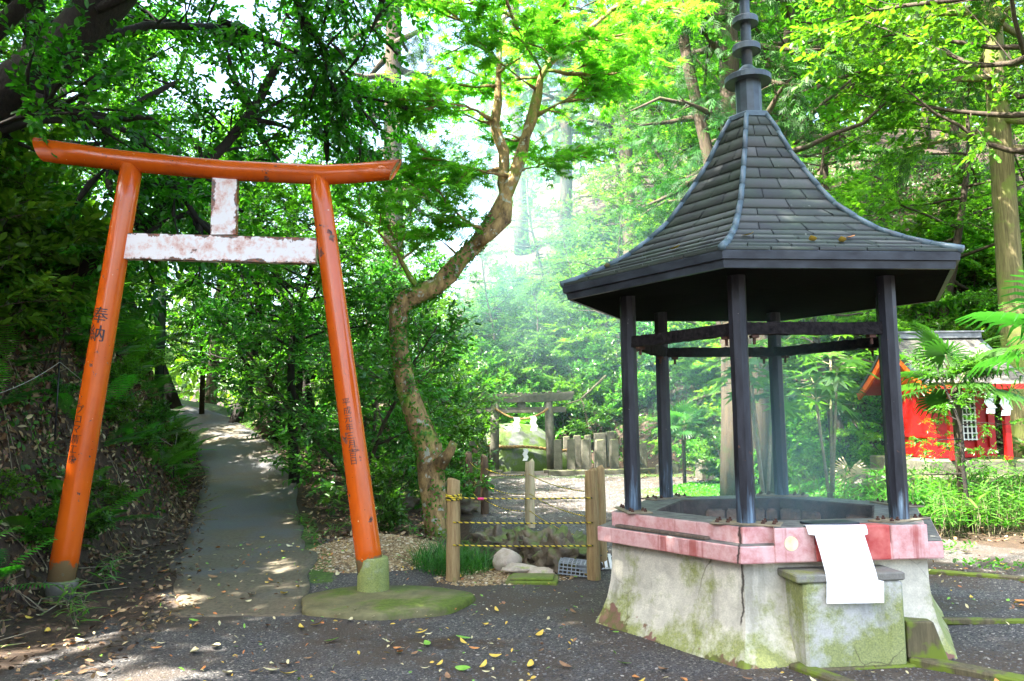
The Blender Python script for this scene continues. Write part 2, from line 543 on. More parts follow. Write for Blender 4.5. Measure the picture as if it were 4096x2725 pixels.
def bumpy(o, amp, scale, amp2=0.0):
    me = o.data; me.update()
    for v, n in [(v, v.normal.copy()) for v in me.vertices]:
        v.co += n * (amp * mnoise.fractal(v.co * scale, 1.0, 2.0, 3) + (amp2 * mnoise.noise(v.co * scale * 4) if amp2 else 0))
    me.update()
    return o

# path: a sheet of worn asphalt with a raised kerb edge
py = np.concatenate([np.arange(6.78, 24, 0.10), np.arange(24, 40, 1.0)])
pc = np.interp(py, PY, PXC); ph = np.interp(py, PY, PW)
rw = (0.05 * np.sin(py * 2.3) + 0.04 * np.sin(py * 5.1)) * np.clip(1.3 - (py - 7) * .2, .25, 1)
cols = np.linspace(-1, 1, 13)
VX = pc[:, None] + ph[:, None] * cols[None, :] + rw[:, None] * cols[None, :]
VY = np.repeat(py[:, None], 13, 1)
VY[:12] += (0.10 * np.sin(cols * 5 + 1) + .05 * np.sin(cols * 13))[None, :] * np.linspace(.5, 0, 12)[:, None]
VZ = ter(np.clip(VX, pc[:, None] - ph[:, None] * .8, None), VY) + 0.026 * np.clip((py - 6.78) / .5 + .15, 0, 1)[:, None]
pv = np.stack([VX, VY, VZ], -1)
sk = pv[:, [0, -1]].copy(); sk[..., 2] -= 0.25
allv = np.concatenate([sk[:, :1], pv, sk[:, 1:]], 1)
fr = allv[:1].copy(); fr[..., 2] -= .2
allv = np.concatenate([fr, allv], 0)
npy, npx = allv.shape[:2]
ii = np.arange(npy * npx).reshape(npy, npx)
pq = np.stack([ii[:-1, :-1], ii[:-1, 1:], ii[1:, 1:], ii[1:, :-1]], -1).reshape(-1, 4)
k = N("worn_path")
co = k.coord("Object")
f = k.noise(70, 4, co, 0.8)
base = k.ramp(f, [(0.3, (0.058, 0.062, 0.068)), (0.7, (0.145, 0.15, 0.158))])
dirt = k.math('ADD', k.noise(1.1, 6, co, 0.65), k.ramp(k.math('DIVIDE', k.xyz(co)[1], 20.0), [(0.36, 0.20), (0.58, 0.0)]))
base = k.mix(k.ramp(dirt, [(0.42, 0.0), (0.60, 0.9)]), base, k.ramp(k.noise(28, 4, co), [(0.3, (0.070, 0.054, 0.030)), (0.7, (0.175, 0.142, 0.085))]))
k.bump(f, 0.5, 0.006)
MAT['path'] = k.done(base, 0.75)
path = mesh_np("path", allv.reshape(-1, 3), pq, MAT['path'], None, None, True)
tag(path, "narrow grey path climbing into the wood under the orange gate", "path", None, "structure")
# ------------------------------------------------------------------ materials for built things
def paint_orange():
    k = N("vermilion_paint")
    co = k.coord("Object")
    f = k.noise(3, 4, co)
    col = k.mix(f, (0.60, 0.085, 0.005), (0.70, 0.13, 0.008))
    z = k.xyz(co)[2]
    gr = k.noise(2.2, 6, k.coord('Object', (1.5, 1.5, 0.7)), 0.7)
    col = k.mix(k.math('MULTIPLY', k.ramp(gr, [(0.46, 0.0), (0.68, 1.0)]), 0.42), col, (0.36, 0.055, 0.012))
    fl = k.ramp(k.noise(34, 3, co), [(0.69, 0.0), (0.71, 1.0)])
    col = k.mix(k.math('MULTIPLY', fl, k.ramp(gr, [(0.40, 0.0), (0.55, 1.0)])), col, (0.05, 0.025, 0.015))
    # flaked patches with primer, rust and grey under the paint
    ch = k.noise(5.5, 6, co, 0.62)
    chips = k.ramp(ch, [(0.648, 0.0), (0.656, 1.0)])
    under = k.ramp(k.noise(17, 3, co), [(0.40, (0.035, 0.025, 0.02)), (0.55, (0.22, 0.05, 0.02)), (0.7, (0.18, 0.15, 0.09))])
    col = k.mix(chips, col, under)
    low = k.ramp(k.math('ADD', z, k.math('MULTIPLY', k.noise(7, 5, co, 0.7), 0.55)), [(0.62, 1.0), (0.66, 0.0)])
    col = k.mix(k.math('MULTIPLY', low, 0.9), col, (0.17, 0.14, 0.07))
    sp = k.ramp(k.noise(21, 2, co), [(0.74, 0.0), (0.76, 1.0)])
    col = k.mix(sp, col, (0.74, 0.40, 0.16))
    k.bump(k.math('ADD', k.noise(60, 3, co), k.math('MULTIPLY', chips, -2.0)), 0.12, 0.004)
    rough = k.mix(chips, (0.20, 0.20, 0.20), (0.8, 0.8, 0.8))
    return k.done(col, rough, 0.5, 0.25)
MAT['orange'] = paint_orange()
def faded_board():
    k = N("faded_pink_board")
    co = k.coord("Object")
    x, y, z = k.xyz(co)
    col = k.ramp(k.noise(9, 7, co, 0.72), [(0.32, (0.62, 0.28, 0.20)), (0.43, (0.82, 0.62, 0.56)), (0.52, (0.90, 0.85, 0.83))])
    rust = k.noise(6.0, 6, co, 0.65)
    e = k.attr("edge")
    rr = k.ramp(k.math('ADD', rust, k.math('MULTIPLY', e, 0.20)), [(0.655, 0.0), (0.68, 1.0)])
    col = k.mix(rr, col, k.ramp(k.noise(26, 3, co), [(0.4, (0.06, 0.035, 0.02)), (0.6, (0.28, 0.07, 0.02))]))
    return k.done(col, 0.30, 0.6)
MAT['board'] = faded_board()
MAT['ink'] = plain("black_lettering", (0.035, 0.012, 0.008), 0.5)
def corner_crack(k, co, col, z0, z1):
    a = YAW_ - PI / 2
    dt = k.n("ShaderNodeVectorMath", operation='DOT_PRODUCT'); k.l(co, dt.inputs[0]); dt.inputs[1].default_value = (-math.sin(a), math.cos(a), 0)
    dn = k.n("ShaderNodeVectorMath", operation='DOT_PRODUCT'); k.l(co, dn.inputs[0]); dn.inputs[1].default_value = (math.cos(a), math.sin(a), 0)
    w = k.math('ABSOLUTE', k.math('ADD', k.math('ADD', dt.outputs["Value"], 0.02), k.math('MULTIPLY', k.math('SUBTRACT', k.noise(6, 4, co), 0.5), 0.09)))
    f = k.ramp(w, [(0.004, 1.0), (0.011, 0.0)])
    z = k.xyz(co)[2]
    f = k.math('MULTIPLY', f, k.ramp(dn.outputs["Value"], [(0.5, 0.0), (0.6, 1.0)]))
    f = k.math('MULTIPLY', f, k.ramp(z, [(z0, 0.0), (z0 + .03, 1.0)]))
    return k.mix(k.math('MULTIPLY', f, 0.9), col, (0.03, 0.022, 0.016))
YAW_ = -0.4278
def concrete(name, base=(0.42, 0.41, 0.36), mossy=0.5, redlow=False):
    k = N(name)
    co = k.coord("Object")
    z = k.xyz(co)[2]
    f = k.noise(5, 7, co, 0.7)
    col = k.mix(k.ramp(f, [(0.3, 0.0), (0.7, 1.0)]), tuple(c * 0.62 for c in base), tuple(min(1, c * 1.18) for c in base))
    fine = k.noise(90, 3, co)
    col = k.mix(k.math('MULTIPLY', k.ramp(fine, [(0.35, 1.0), (0.6, 0.0)]), 0.35), col, tuple(c * 0.55 for c in base))
    # vertical rain streaks
    st = k.noise(7, 4, k.coord("Object", (1, 1, 0.12)), 0.6)
    col = k.mix(k.math('MULTIPLY', k.ramp(st, [(0.54, 0.0), (0.68, 1.0)]), 0.55), col, (0.17, 0.16, 0.12))
    m = k.math('SUBTRACT', k.noise(2.6, 6, co, 0.68), k.math('MULTIPLY', z, mossy))
    mossf = k.ramp(m, [(0.36, 0.0), (0.50, 1.0)])
    col = k.mix(k.math('MULTIPLY', mossf, 0.85), col, k.ramp(fine, [(0.3, (0.12, 0.155, 0.018)), (0.7, (0.29, 0.33, 0.055))]))
    # hairline cracks
    cr = k.n("ShaderNodeTexVoronoi", feature='DISTANCE_TO_EDGE')
    cr.inputs["Scale"].default_value = 1.15
    wv = k.n("ShaderNodeVectorMath", operation='ADD'); k.l(co, wv.inputs[0])
    nz = k.n("ShaderNodeTexNoise"); nz.inputs["Scale"].default_value = 4.0; k.l(co, nz.inputs["Vector"])
    sc = k.n("ShaderNodeVectorMath", operation='SCALE'); sc.inputs[3].default_value = 0.28; k.l(nz.outputs["Color"], sc.inputs[0])
    k.l(sc.outputs[0], wv.inputs[1]); k.l(wv.outputs[0], cr.inputs["Vector"])
    crf = k.ramp(cr.outputs["Distance"], [(0.0, 1.0), (0.007, 0.0)])
    crm = k.ramp(k.noise(1.6, 3, co), [(0.50, 0.0), (0.60, 0.8)])
    col = k.mix(k.math('MULTIPLY', crf, crm), col, (0.07, 0.055, 0.035))
    if redlow:
        col = corner_crack(k, co, col, .22, 1)
        lo = k.math('SUBTRACT', k.math('SUBTRACT', k.math('MULTIPLY', k.noise(1.9, 5, co, 0.6), 1.15), 0.575), z)
        lf = k.ramp(lo, [(0.0, 0.0), (0.018, 1.0)])
        col = k.mix(lf, col, k.ramp(k.noise(6, 5, co), [(0.42, (0.20, 0.10, 0.075)), (0.55, (0.11, 0.11, 0.03)), (0.7, (0.17, 0.24, 0.02))]))
    k.bump(k.math('ADD', f, k.math('MULTIPLY', fine, 0.4)), 0.45, 0.012)
    return k.done(col, 0.85)
MAT['plinth'] = concrete("mossy_plinth_concrete", (0.68, 0.65, 0.52), 0.30, True)
MAT['boxconc'] = concrete("box_concrete", (0.62, 0.62, 0.57), 0.10)
MAT['footing'] = concrete("footing_concrete", (0.40, 0.43, 0.36), -0.2)
MAT['greyconc'] = concrete("grey_stone", (0.24, 0.235, 0.20), 0.25)
MAT['wallconc'] = simple("block_wall", (0.22, 0.22, 0.21), (0.32, 0.32, 0.30), 0.9, 6, 0.3)
def pinkrim():
    k = N("pink_rim_paint")
    co = k.coord("Object")
    f = k.noise(9, 6, co, 0.7)
    col = k.ramp(f, [(0.30, (0.50, 0.18, 0.17)), (0.45, (0.61, 0.32, 0.30)), (0.62, (0.70, 0.46, 0.44))])
    st = k.noise(9, 4, k.coord("Object", (1, 1, 0.10)), 0.6)
    col = k.mix(k.math('MULTIPLY', k.ramp(st, [(0.56, 0.0), (0.66, 1.0)]), 0.7), col, (0.33, 0.055, 0.04))
    nrm = k.n("ShaderNodeNewGeometry").outputs["Normal"]
    up = k.ramp(k.xyz(nrm)[2], [(0.6, 0.0), (0.8, 1.0)])
    col = k.mix(up, col, k.ramp(k.noise(12, 5, co), [(0.35, (0.085, 0.085, 0.075)), (0.65, (0.21, 0.21, 0.18))]))
    col = corner_crack(k, co, col, .1, 1)
    k.bump(k.noise(40, 5, co), 0.4, 0.006)
    return k.done(col, 0.75)
MAT['rim'] = pinkrim()
MAT['rimred'] = simple("red_rim_paint", (0.42, 0.03, 0.025), (0.62, 0.18, 0.15), 0.6, 9, 0.3)
MAT['pit'] = simple("sooty_pit_stone", (0.018, 0.014, 0.012), (0.12, 0.085, 0.07), 0.95, 7, 0.9, 0.03)
MAT['pitbrick'] = simple("scorched_block", (0.06, 0.045, 0.035), (0.26, 0.17, 0.12), 0.95, 11, 0.7, 0.02)
MAT['ash'] = simple("grey_ash", (0.05, 0.048, 0.045), (0.20, 0.19, 0.18), 1.0, 12, 0.6)
def darkpost():
    k = N("weathered_black_post")
    co = k.coord("Object")
    z = k.xyz(co)[2]
    f = k.noise(6, 6, k.coord("Object", (2, 2, 0.35)), 0.65)
    col = k.mix(k.ramp(f, [(0.35, 0.0), (0.7, 1.0)]), (0.012, 0.013, 0.017), (0.045, 0.050, 0.062))
    w = k.math('SUBTRACT', k.noise(9, 5, k.coord("Object", (3, 3, 0.25)), 0.6), k.math('MULTIPLY', k.math('SUBTRACT', z, 0.85), 0.62))
    col = k.mix(k.ramp(w, [(0.38, 0.0), (0.60, 0.85)]), col, k.ramp(k.noise(16, 5, k.coord('Object', (3, 3, .2))), [(.35, (0.05, 0.085, 0.13)), (.65, (0.22, 0.33, 0.43))]))
    r = k.noise(14, 4, co)
    col = k.mix(k.ramp(r, [(0.66, 0.0), (0.69, 1.0)]), col, (0.10, 0.05, 0.035))
    sp = k.noise(38, 2, co)
    col = k.mix(k.ramp(sp, [(0.75, 0.0), (0.77, 1.0)]), col, (0.25, 0.24, 0.23))
    k.bump(f, 0.4, 0.006)
    return k.done(col, 0.45, 0.28)
MAT['post'] = darkpost()
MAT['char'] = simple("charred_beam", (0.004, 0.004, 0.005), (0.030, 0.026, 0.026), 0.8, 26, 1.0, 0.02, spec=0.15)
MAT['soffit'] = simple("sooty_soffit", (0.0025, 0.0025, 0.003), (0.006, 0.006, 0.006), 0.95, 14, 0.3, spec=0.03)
MAT['fascia'] = simple("dark_fascia", (0.018, 0.023, 0.030), (0.060, 0.075, 0.090), 0.45, 5, 0.15, 0.004, (1, 1, 2), spec=0.3)
def shingle():
    k = N("slate_shingle")
    co = k.coord("Object")
    t = k.attr("tint")
    col = k.ramp(t, [(0.0, (0.026, 0.031, 0.030)), (0.5, (0.056, 0.062, 0.058)), (1.0, (0.095, 0.10, 0.092))])
    f = k.noise(4, 6, co, 0.65)
    col = k.mix(k.math('MULTIPLY', k.ramp(f, [(0.42, 0.0), (0.64, 1.0)]), 0.55), col, (0.050, 0.078, 0.048))
    sp = k.noise(16, 3, co)
    col = k.mix(k.ramp(sp, [(0.72, 0.0), (0.75, 0.7)]), col, (0.24, 0.26, 0.22))
    k.bump(k.noise(50, 4, co), 0.25, 0.004)
    return k.done(col, 0.55, 0.3)
MAT['shingle'] = shingle()
MAT['copper'] = simple("verdigris_copper", (0.032, 0.050, 0.065), (0.10, 0.165, 0.19), 0.45, 7, 0.25, 0.006)
MAT['finial'] = simple("dark_copper", (0.020, 0.028, 0.034), (0.075, 0.11, 0.125), 0.42, 5, 0.2, 0.005)
MAT['rust'] = simple("rusty_iron", (0.030, 0.015, 0.011), (0.10, 0.040, 0.022), 0.8, 30, 0.5)
MAT['plate'] = simple("stained_plate", (0.10, 0.085, 0.06), (0.34, 0.28, 0.17), 0.7, 9, 0.3)
MAT['white'] = simple("white_sheet", (0.80, 0.82, 0.82), (0.86, 0.86, 0.85), 0.35, 10, 0.03)
MAT['paper'] = plain("white_paper", (0.84, 0.84, 0.82), 0.7)
MAT['sticker'] = simple("faded_yellow_sticker", (0.75, 0.68, 0.30), (0.84, 0.80, 0.55), 0.6, 20, 0.1)
def wood(name, c0, c1, moss=None, th=0.6, rough=0.8):
    k = N(name)
    f = k.noise(9, 6, k.coord("Object", (4, 4, 0.35)), 0.7)
    col = k.mix(k.ramp(f, [(0.3, 0.0), (0.7, 1.0)]), c0, c1)
    kn = k.noise(5, 3, k.coord("Object"))
    col = k.mix(k.ramp(kn, [(0.68, 0.0), (0.72, 0.8)]), col, tuple(c * .25 for c in c0))
    if moss:
        col = k.mix(k.ramp(k.noise(4, 5, k.coord("Object")), [(th, 0.0), (th + .08, 1.0)]), col, moss)
    k.bump(f, 0.6, 0.01)
    return k.done(col, rough)
MAT['log'] = wood("weathered_log", (0.20, 0.12, 0.045), (0.46, 0.33, 0.15), (0.20, 0.22, 0.05), 0.60)
MAT['logpale'] = wood("pale_log", (0.34, 0.26, 0.13), (0.58, 0.48, 0.29))
MAT['logdark'] = wood("dark_log", (0.045, 0.026, 0.014), (0.13, 0.08, 0.04), (0.06, 0.07, 0.02), 0.62)
MAT['mossbeam'] = wood("mossy_timber", (0.05, 0.045, 0.02), (0.14, 0.12, 0.06), (0.12, 0.17, 0.012), 0.47)
MAT['board_old'] = wood("old_board", (0.07, 0.055, 0.045), (0.19, 0.14, 0.10))
def rope_mat(name, a, b, scale):
    k = N(name)
    w = k.n("ShaderNodeTexWave"); w.inputs["Scale"].default_value = scale; w.bands_direction = 'DIAGONAL'
    k.l(k.coord("Object"), w.inputs["Vector"])
    return k.done(k.mix(k.ramp(w.outputs["Fac"], [(0.56, 0.0), (0.66, 1.0)]), a, b), 0.6)
MAT['ropey'] = rope_mat("yellow_black_rope", (0.66, 0.50, 0.03), (0.04, 0.045, 0.02), 11)
MAT['straw'] = simple("straw_rope", (0.20, 0.11, 0.035), (0.46, 0.29, 0.11), 0.9, 40, 0.6)
MAT['pinktape'] = plain("pink_tape", (0.72, 0.04, 0.18), 0.5)
def stone(name, c0, c1, moss, mz=0.3, th=0.5, wet=0.8):
    k = N(name)
    co = k.coord("Object")
    f = k.noise(6, 7, co, 0.7)
    col = k.mix(k.ramp(f, [(0.3, 0.0), (0.7, 1.0)]), c0, c1)
    nrm = k.xyz(k.n("ShaderNodeNewGeometry").outputs["Normal"])[2]
    m = k.math('ADD', k.noise(2.2, 6, co, 0.65), k.math('MULTIPLY', nrm, mz))
    col = k.mix(k.ramp(m, [(th, 0.0), (th + 0.12, 0.95)]), col, k.ramp(k.noise(25, 4, co), [(0.3, moss), (0.7, tuple(c * 1.9 for c in moss))]))
    k.bump(f, 0.8, 0.03)
    return k.done(col, wet)
MAT['rock'] = stone("channel_rock", (0.050, 0.036, 0.022), (0.20, 0.16, 0.10), (0.07, 0.10, 0.015), 0.22, 0.60, 0.6)
MAT['palerock'] = stone("pale_rock", (0.36, 0.28, 0.20), (0.66, 0.58, 0.47), (0.17, 0.20, 0.03), 0.16, 0.66)
MAT['boulder'] = stone("mossy_boulder", (0.045, 0.052, 0.045), (0.13, 0.145, 0.125), (0.040, 0.075, 0.004), -0.10, 0.36)
MAT['stonepost'] = stone("lichen_stone", (0.060, 0.056, 0.040), (0.17, 0.16, 0.115), (0.09, 0.12, 0.02), 0.14, 0.60)
MAT['wallstone'] = stone("dry_wall_stone", (0.075, 0.07, 0.06), (0.21, 0.19, 0.155), (0.08, 0.11, 0.02), 0.18, 0.66)
MAT['mosspad'] = stone("mossy_pad", (0.085, 0.078, 0.034), (0.20, 0.185, 0.08), (0.065, 0.095, 0.008), 0.02, 0.50)
MAT['mosslid'] = stone("bright_moss_lid", (0.12, 0.12, 0.04), (0.22, 0.22, 0.08), (0.09, 0.135, 0.010), 0.05, 0.46)
MAT['plastic'] = plain("grey_plastic", (0.32, 0.36, 0.38), 0.5)
MAT['redwall'] = simple("red_shrine_paint", (0.40, 0.004, 0.004), (0.52, 0.008, 0.007), 0.5, 5, 0.1, 0.005, (1, 1, 3))
MAT['redorange'] = simple("orange_bargeboard", (0.70, 0.10, 0.008), (0.78, 0.15, 0.012), 0.5, 5, 0.1)
MAT['dark'] = plain("dark_opening", (0.006, 0.006, 0.006), 0.8)
MAT['shrineroof'] = simple("pale_shrine_shingle", (0.085, 0.080, 0.066), (0.21, 0.195, 0.16), 0.8, 7, 0.4, 0.01)
MAT['ridgecap'] = simple("grey_ridge", (0.10, 0.11, 0.115), (0.24, 0.26, 0.27), 0.5, 7, 0.3)
MAT['blackpipe'] = plain("black_drain", (0.012, 0.014, 0.016), 0.35)
MAT['whitepipe'] = plain("pale_pipe", (0.62, 0.62, 0.60), 0.5)
MAT['polegrey'] = simple("lamp_pole_paint", (0.030, 0.042, 0.036), (0.065, 0.085, 0.075), 0.5, 6, 0.1)
MAT['stake'] = plain("black_stake", (0.012, 0.012, 0.012), 0.5)
MAT['string'] = plain("grey_string", (0.40, 0.38, 0.33), 0.8)

# ------------------------------------------------------------------ orange torii
TY = 7.45
tor = empty("torii_gate", (-2.75, TY, 0), "tall orange painted torii gate with flaking paint spanning the start of the path", "torii gate")
def loc(x, z, y=0.0):                       # world x,z -> local to the gate
    return Vector((x + 2.75, y, z))
LB, LT = loc(-4.150, 0.10), loc(-3.640, 4.06)
RB, RT = loc(-1.300, 0.10), loc(-1.845, 3.98)
def pillar(b, t, r0, r1):
    m = MB()
    n = 12
    m.tube([b.lerp(t, i / n) for i in range(n + 1)], [r0 + (r1 - r0) * i / n for i in range(n + 1)], 32)
    return m.build("pillar", MAT['orange'], tor, True)
pl = pillar(LB, LT, 0.122, 0.100)
pr = pillar(RB, RT, 0.122, 0.092)
pl["label"] = "left pillar carrying two large black characters and a small column of writing"
pr["label"] = "right pillar lettered with a column of small dark characters"
m = MB()
top = [loc(-4.535, 4.232), loc(-4.1, 4.165), loc(-3.70, 4.108), loc(-2.73, 4.003), loc(-1.80, 3.948), loc(-1.5, 3.958), loc(-1.10, 3.990)]
n = 28
rings = []
rad = [0.108, 0.104, 0.100, 0.096, 0.096, 0.096, 0.096]
for i, p in enumerate(top):
    d = (top[min(i + 1, 6)] - top[max(i - 1, 0)]).normalized()
    up = Vector((-d.z, 0, d.x))
    ring = []
    for kk in range(n):
        a = 2 * PI * kk / n
        q = p + (up * math.cos(a) + Vector((0, 1, 0)) * math.sin(a)) * rad[i]
        if i == 0: q = q - d * (0.055 * math.cos(a))
        if i == 6: q = q + d * (0.065 * math.cos(a))
        ring.append(q)
    rings.append(ring)
m.add([q for r_ in rings for q in r_], [(i * n + j, i * n + (j + 1) % n, (i + 1) * n + (j + 1) % n, (i + 1) * n + j) for i in range(6) for j in range(n)]
      + [tuple(range(n)), tuple(range(7 * n - 1, 6 * n - 1, -1))])
m.build("top_beam", MAT['orange'], tor, True)
def edge_attr(o, x0, x1, z0, z1):
    a = o.data.attributes.new("edge", 'FLOAT', 'POINT')
    vals = []
    for v in o.data.vertices:
        d = min(abs(v.co.z - z0), abs(v.co.z - z1))
        vals.append(max(0.0, 1 - d / 0.06))
    a.data.foreach_set("value", vals)
def board(x0, z0, x1, z1, h, th, name):
    """thin box beam divided into a fine front so that rust can gather at its edges"""
    a, b = loc(x0, z0), loc(x1, z1)
    d = (b - a); L = d.length; ex = d.normalized(); ez = Vector((-ex.z, 0, ex.x))
    nxs, nzs = max(4, int(L / 0.05)), max(6, int(h / 0.02))
    vs_, fs = [], []
    for i in range(nxs + 1):
        for j in range(nzs + 1):
            vs_.append(a + ex * (L * i / nxs) + ez * (h * (j / nzs - 0.5)) + Vector((0, -th / 2, 0)))
    nb = len(vs_)
    vs_ += [v + Vector((0, th, 0)) for v in vs_]
    w = nzs + 1
    for i in range(nxs):
        for j in range(nzs):
            p = i * w + j
            fs.append((p, p + w, p + w + 1, p + 1)); fs.append((nb + p, nb + p + 1, nb + p + w + 1, nb + p + w))
    for i in range(nxs):
        for j in (0, nzs):
            p = i * w + j
            q = (p, nb + p, nb + p + w, p + w)
            fs.append(q if j == 0 else q[::-1])
    for j in range(nzs):
        for i in (0, nxs):
            p = i * w + j
            q = (p, p + 1, nb + p + 1, nb + p)
            fs.append(q if i == 0 else q[::-1])
    o = MB().add(vs_, fs).build(name, MAT['board'], tor)
    at = o.data.attributes.new("edge", 'FLOAT', 'POINT')
    e = [max(0.0, 1 - min(j / nzs, 1 - j / nzs) * h / 0.05) for i in range(nxs + 1) for j in range(nzs + 1)]
    at.data.foreach_set("value", e + e)
    return o
board(-3.655, 3.268, -1.845, 3.197, 0.245, 0.09, "tie_beam")
board(-2.733, 3.368, -2.733, 3.93, 0.242, 0.06, "centre_strut")
# footings
f1 = MB().lathe([(0.150, -0.06), (0.148, 0.05), (0.142, 0.22), (0.136, 0.335), (0.125, 0.35)], 24, loc(-1.292, 0.0)).build("footing", MAT['footing'], tor, True)
f1["label"] = "tall round mossy concrete sleeve round the right pillar's foot"
f2 = MB().lathe([(0.100, -0.12), (0.130, 0.06), (0.148, 0.135), (0.135, 0.15)], 20, loc(-4.140, 0.03)).build("footing", MAT['wallstone'], tor, True)
f2["label"] = "low grey stone base under the left pillar"

def glyph(ch, size):
    cu = bpy.data.curves.new("glyph", 'FONT'); cu.body = ch; cu.size = size; cu.align_x = 'CENTER'; cu.align_y = 'CENTER'; cu.resolution_u = 3
    o = bpy.data.objects.new("glyph", cu); link(o)
    dg = bpy.context.evaluated_depsgraph_get()
    me = bpy.data.meshes.new_from_object(o.evaluated_get(dg))
    bpy.data.objects.remove(o); bpy.data.curves.remove(cu)
    bm = bmesh.new(); bm.from_mesh(me)
    bmesh.ops.triangulate(bm, faces=bm.faces)
    for i in range(-12, 13):
        bmesh.ops.bisect_plane(bm, geom=bm.verts[:] + bm.edges[:] + bm.faces[:], plane_co=(i * 0.009 + .001, 0, 0), plane_no=(1, 0, 0))
    vs_ = [v.co.copy() for v in bm.verts]; fs = [tuple(v.index for v in f.verts) for f in bm.faces]
    bm.free(); bpy.data.meshes.remove(me)
    xs = [v.x for v in vs_]; ys = [v.y for v in vs_]
    cx, cyy = (min(xs) + max(xs)) / 2, (min(ys) + max(ys)) / 2
    return [Vector((v.x - cx, v.y - cyy, 0)) for v in vs_], fs
def wrap(par, b, t, r0, r1, text, bold=0.0):
    """lettering laid on the round pillar: (char, size, height z, angle)"""
    ax = (t - b).normalized()
    front = Vector((0, -1, 0)); front = (front - ax * front.dot(ax)).normalized()
    side = ax.cross(front) * -1
    if side.x < 0: side = -side
    mm = MB()
    for ch, size, z, phi in text:
        vs_, fs = glyph(ch, size)
        s0 = (z - b.z) / ax.z
        out = []
        for v in vs_:
            s = s0 + v.y
            r = r0 + (r1 - r0) * s / (t - b).length + 0.0015
            a = phi + v.x / r
            out.append(b + ax * s + (front * math.cos(a) + side * math.sin(a)) * r)
        mm.add(out, fs)
        if bold:
            mm.add([o + side * bold for o in out], fs)
    return mm.build("lettering", MAT['ink'], par)
wrap(pl, LB, LT, 0.122, 0.100, [("奉", 0.165, 2.60, -0.10), ("納", 0.165, 2.43, -0.12)], 0.004)
wrap(pl, LB, LT, 0.122, 0.100, [(c, 0.090, 1.722 - i * 0.0905, -0.36) for i, c in enumerate("プロマ精工株")], 0.0015)
wrap(pr, RB, RT, 0.122, 0.092, [(c, 0.078, 1.762 - i * 0.0765, 0.0) for i, c in enumerate("平成元年三月吉日")], 0.0006)

# mossy round pad under the right pillar
m = MB()
rng = random.Random(4)
pts = []
for i in range(40):
    a = 2 * PI * i / 40
    rr_ = 1 + 0.05 * math.sin(3 * a + 1) + 0.03 * math.sin(7 * a)
    pts.append((0.73 * rr_ * math.cos(a), 0.57 * rr_ * math.sin(a)))
vs_ = [(x * 1.03, y * 1.03, -0.08) for x, y in pts] + [(x * 1.02, y * 1.02, 0.03) for x, y in pts] + [(x, y, 0.055) for x, y in pts] + [(x * .5, y * .5, 0.062) for x, y in pts]
fs = [(k_ * 40 + i, k_ * 40 + (i + 1) % 40, (k_ + 1) * 40 + (i + 1) % 40, (k_ + 1) * 40 + i) for k_ in range(3) for i in range(40)] + [tuple(range(120, 160))]
o = m.add(vs_, fs).build("concrete_pad", MAT['mosspad'], None, True)
o.location = (-1.14, 7.10, 0.0)
tag(o, "flat moss covered concrete pad round the orange gate's right foot", "pad")

# ------------------------------------------------------------------ incense pavilion
PX_, PY_, YAW = 2.0228, 6.4809, -0.4278
pav = empty("incense_pavilion", (PX_, PY_, 0), "six sided incense burner pavilion with black posts, flared slate roof and pink rimmed concrete base", "pavilion")
def hexa(r, z, k):
    a = YAW - PI / 2 + k * PI / 3
    return Vector((r * math.cos(a), r * math.sin(a), z))
def hexloft(prof, close_bottom=False, close_top=False, sub=1):
    m = MB(); vs_ = []; fs = []
    n = 6 * sub
    for r, z in prof:
        for k_ in range(6):
            for s in range(sub):
                vs_.append(hexa(r, z, k_).lerp(hexa(r, z, k_ + 1), s / sub))
    for i in range(len(prof) - 1):
        for j in range(n):
            q = (j + 1) % n
            fs.append((i * n + j, i * n + q, (i + 1) * n + q, (i + 1) * n + j))
    if close_bottom: fs.append(tuple(range(n - 1, -1, -1)))
    if close_top: fs.append(tuple(range((len(prof) - 1) * n, len(prof) * n)))
    return m.add(vs_, fs)
hexloft([(1.50, -0.12), (1.425, 0.0), (1.36, 0.10), (1.315, 0.2), (1.285, 0.32), (1.27, 0.45), (1.265, 0.64)], True, False, 8).build("plinth", MAT['plinth'], pav)
rim = hexloft([(1.20, 0.632), (1.374, 0.632), (1.378, 0.64), (1.378, 0.735), (1.372, 0.742), (1.265, 0.746)], False, False, 4).build("rim", MAT['rim'], pav)
rim["label"] = "lower pink painted step of the rim"
rim2 = hexloft([(1.262, 0.74), (1.262, 0.845), (1.255, 0.852), (0.90, 0.852)], False, False, 4).build("rim", MAT['rim'], pav)
rim2["label"] = "upper pink painted step with a grey top"
# the front face is flush: three blocks, the middle one redder
def face_block(t0, t1, mat, name="rim_block", out=0.0, z0=0.635, z1=0.857):
    m = MB()
    ra, rb = 1.376 + out, 1.24
    A0, A1 = hexa(ra, 0, 0), hexa(ra, 0, 1); B0, B1 = hexa(rb, 0, 0), hexa(rb, 0, 1)
    p = [A0.lerp(A1, t0), A0.lerp(A1, t1), B0.lerp(B1, t1), B0.lerp(B1, t0)]
    vs_ = [q + Vector((0, 0, z0)) for q in p] + [q + Vector((0, 0, z1)) for q in p]
    m.add(vs_, [(0, 3, 2, 1), (4, 5, 6, 7), (0, 1, 5, 4), (1, 2, 6, 5), (2, 3, 7, 6), (3, 0, 4, 7)])
    return m.build(name, mat, pav, bevel=0.008)
face_block(0.165, 0.36, MAT['rim'], out=0.012)
b_ = face_block(0.365, 0.735, MAT['rimred'], out=0.008)
b_["label"] = "red painted middle block of the front rim"
face_block(0.74, 0.92, MAT['rim'], out=0.012)
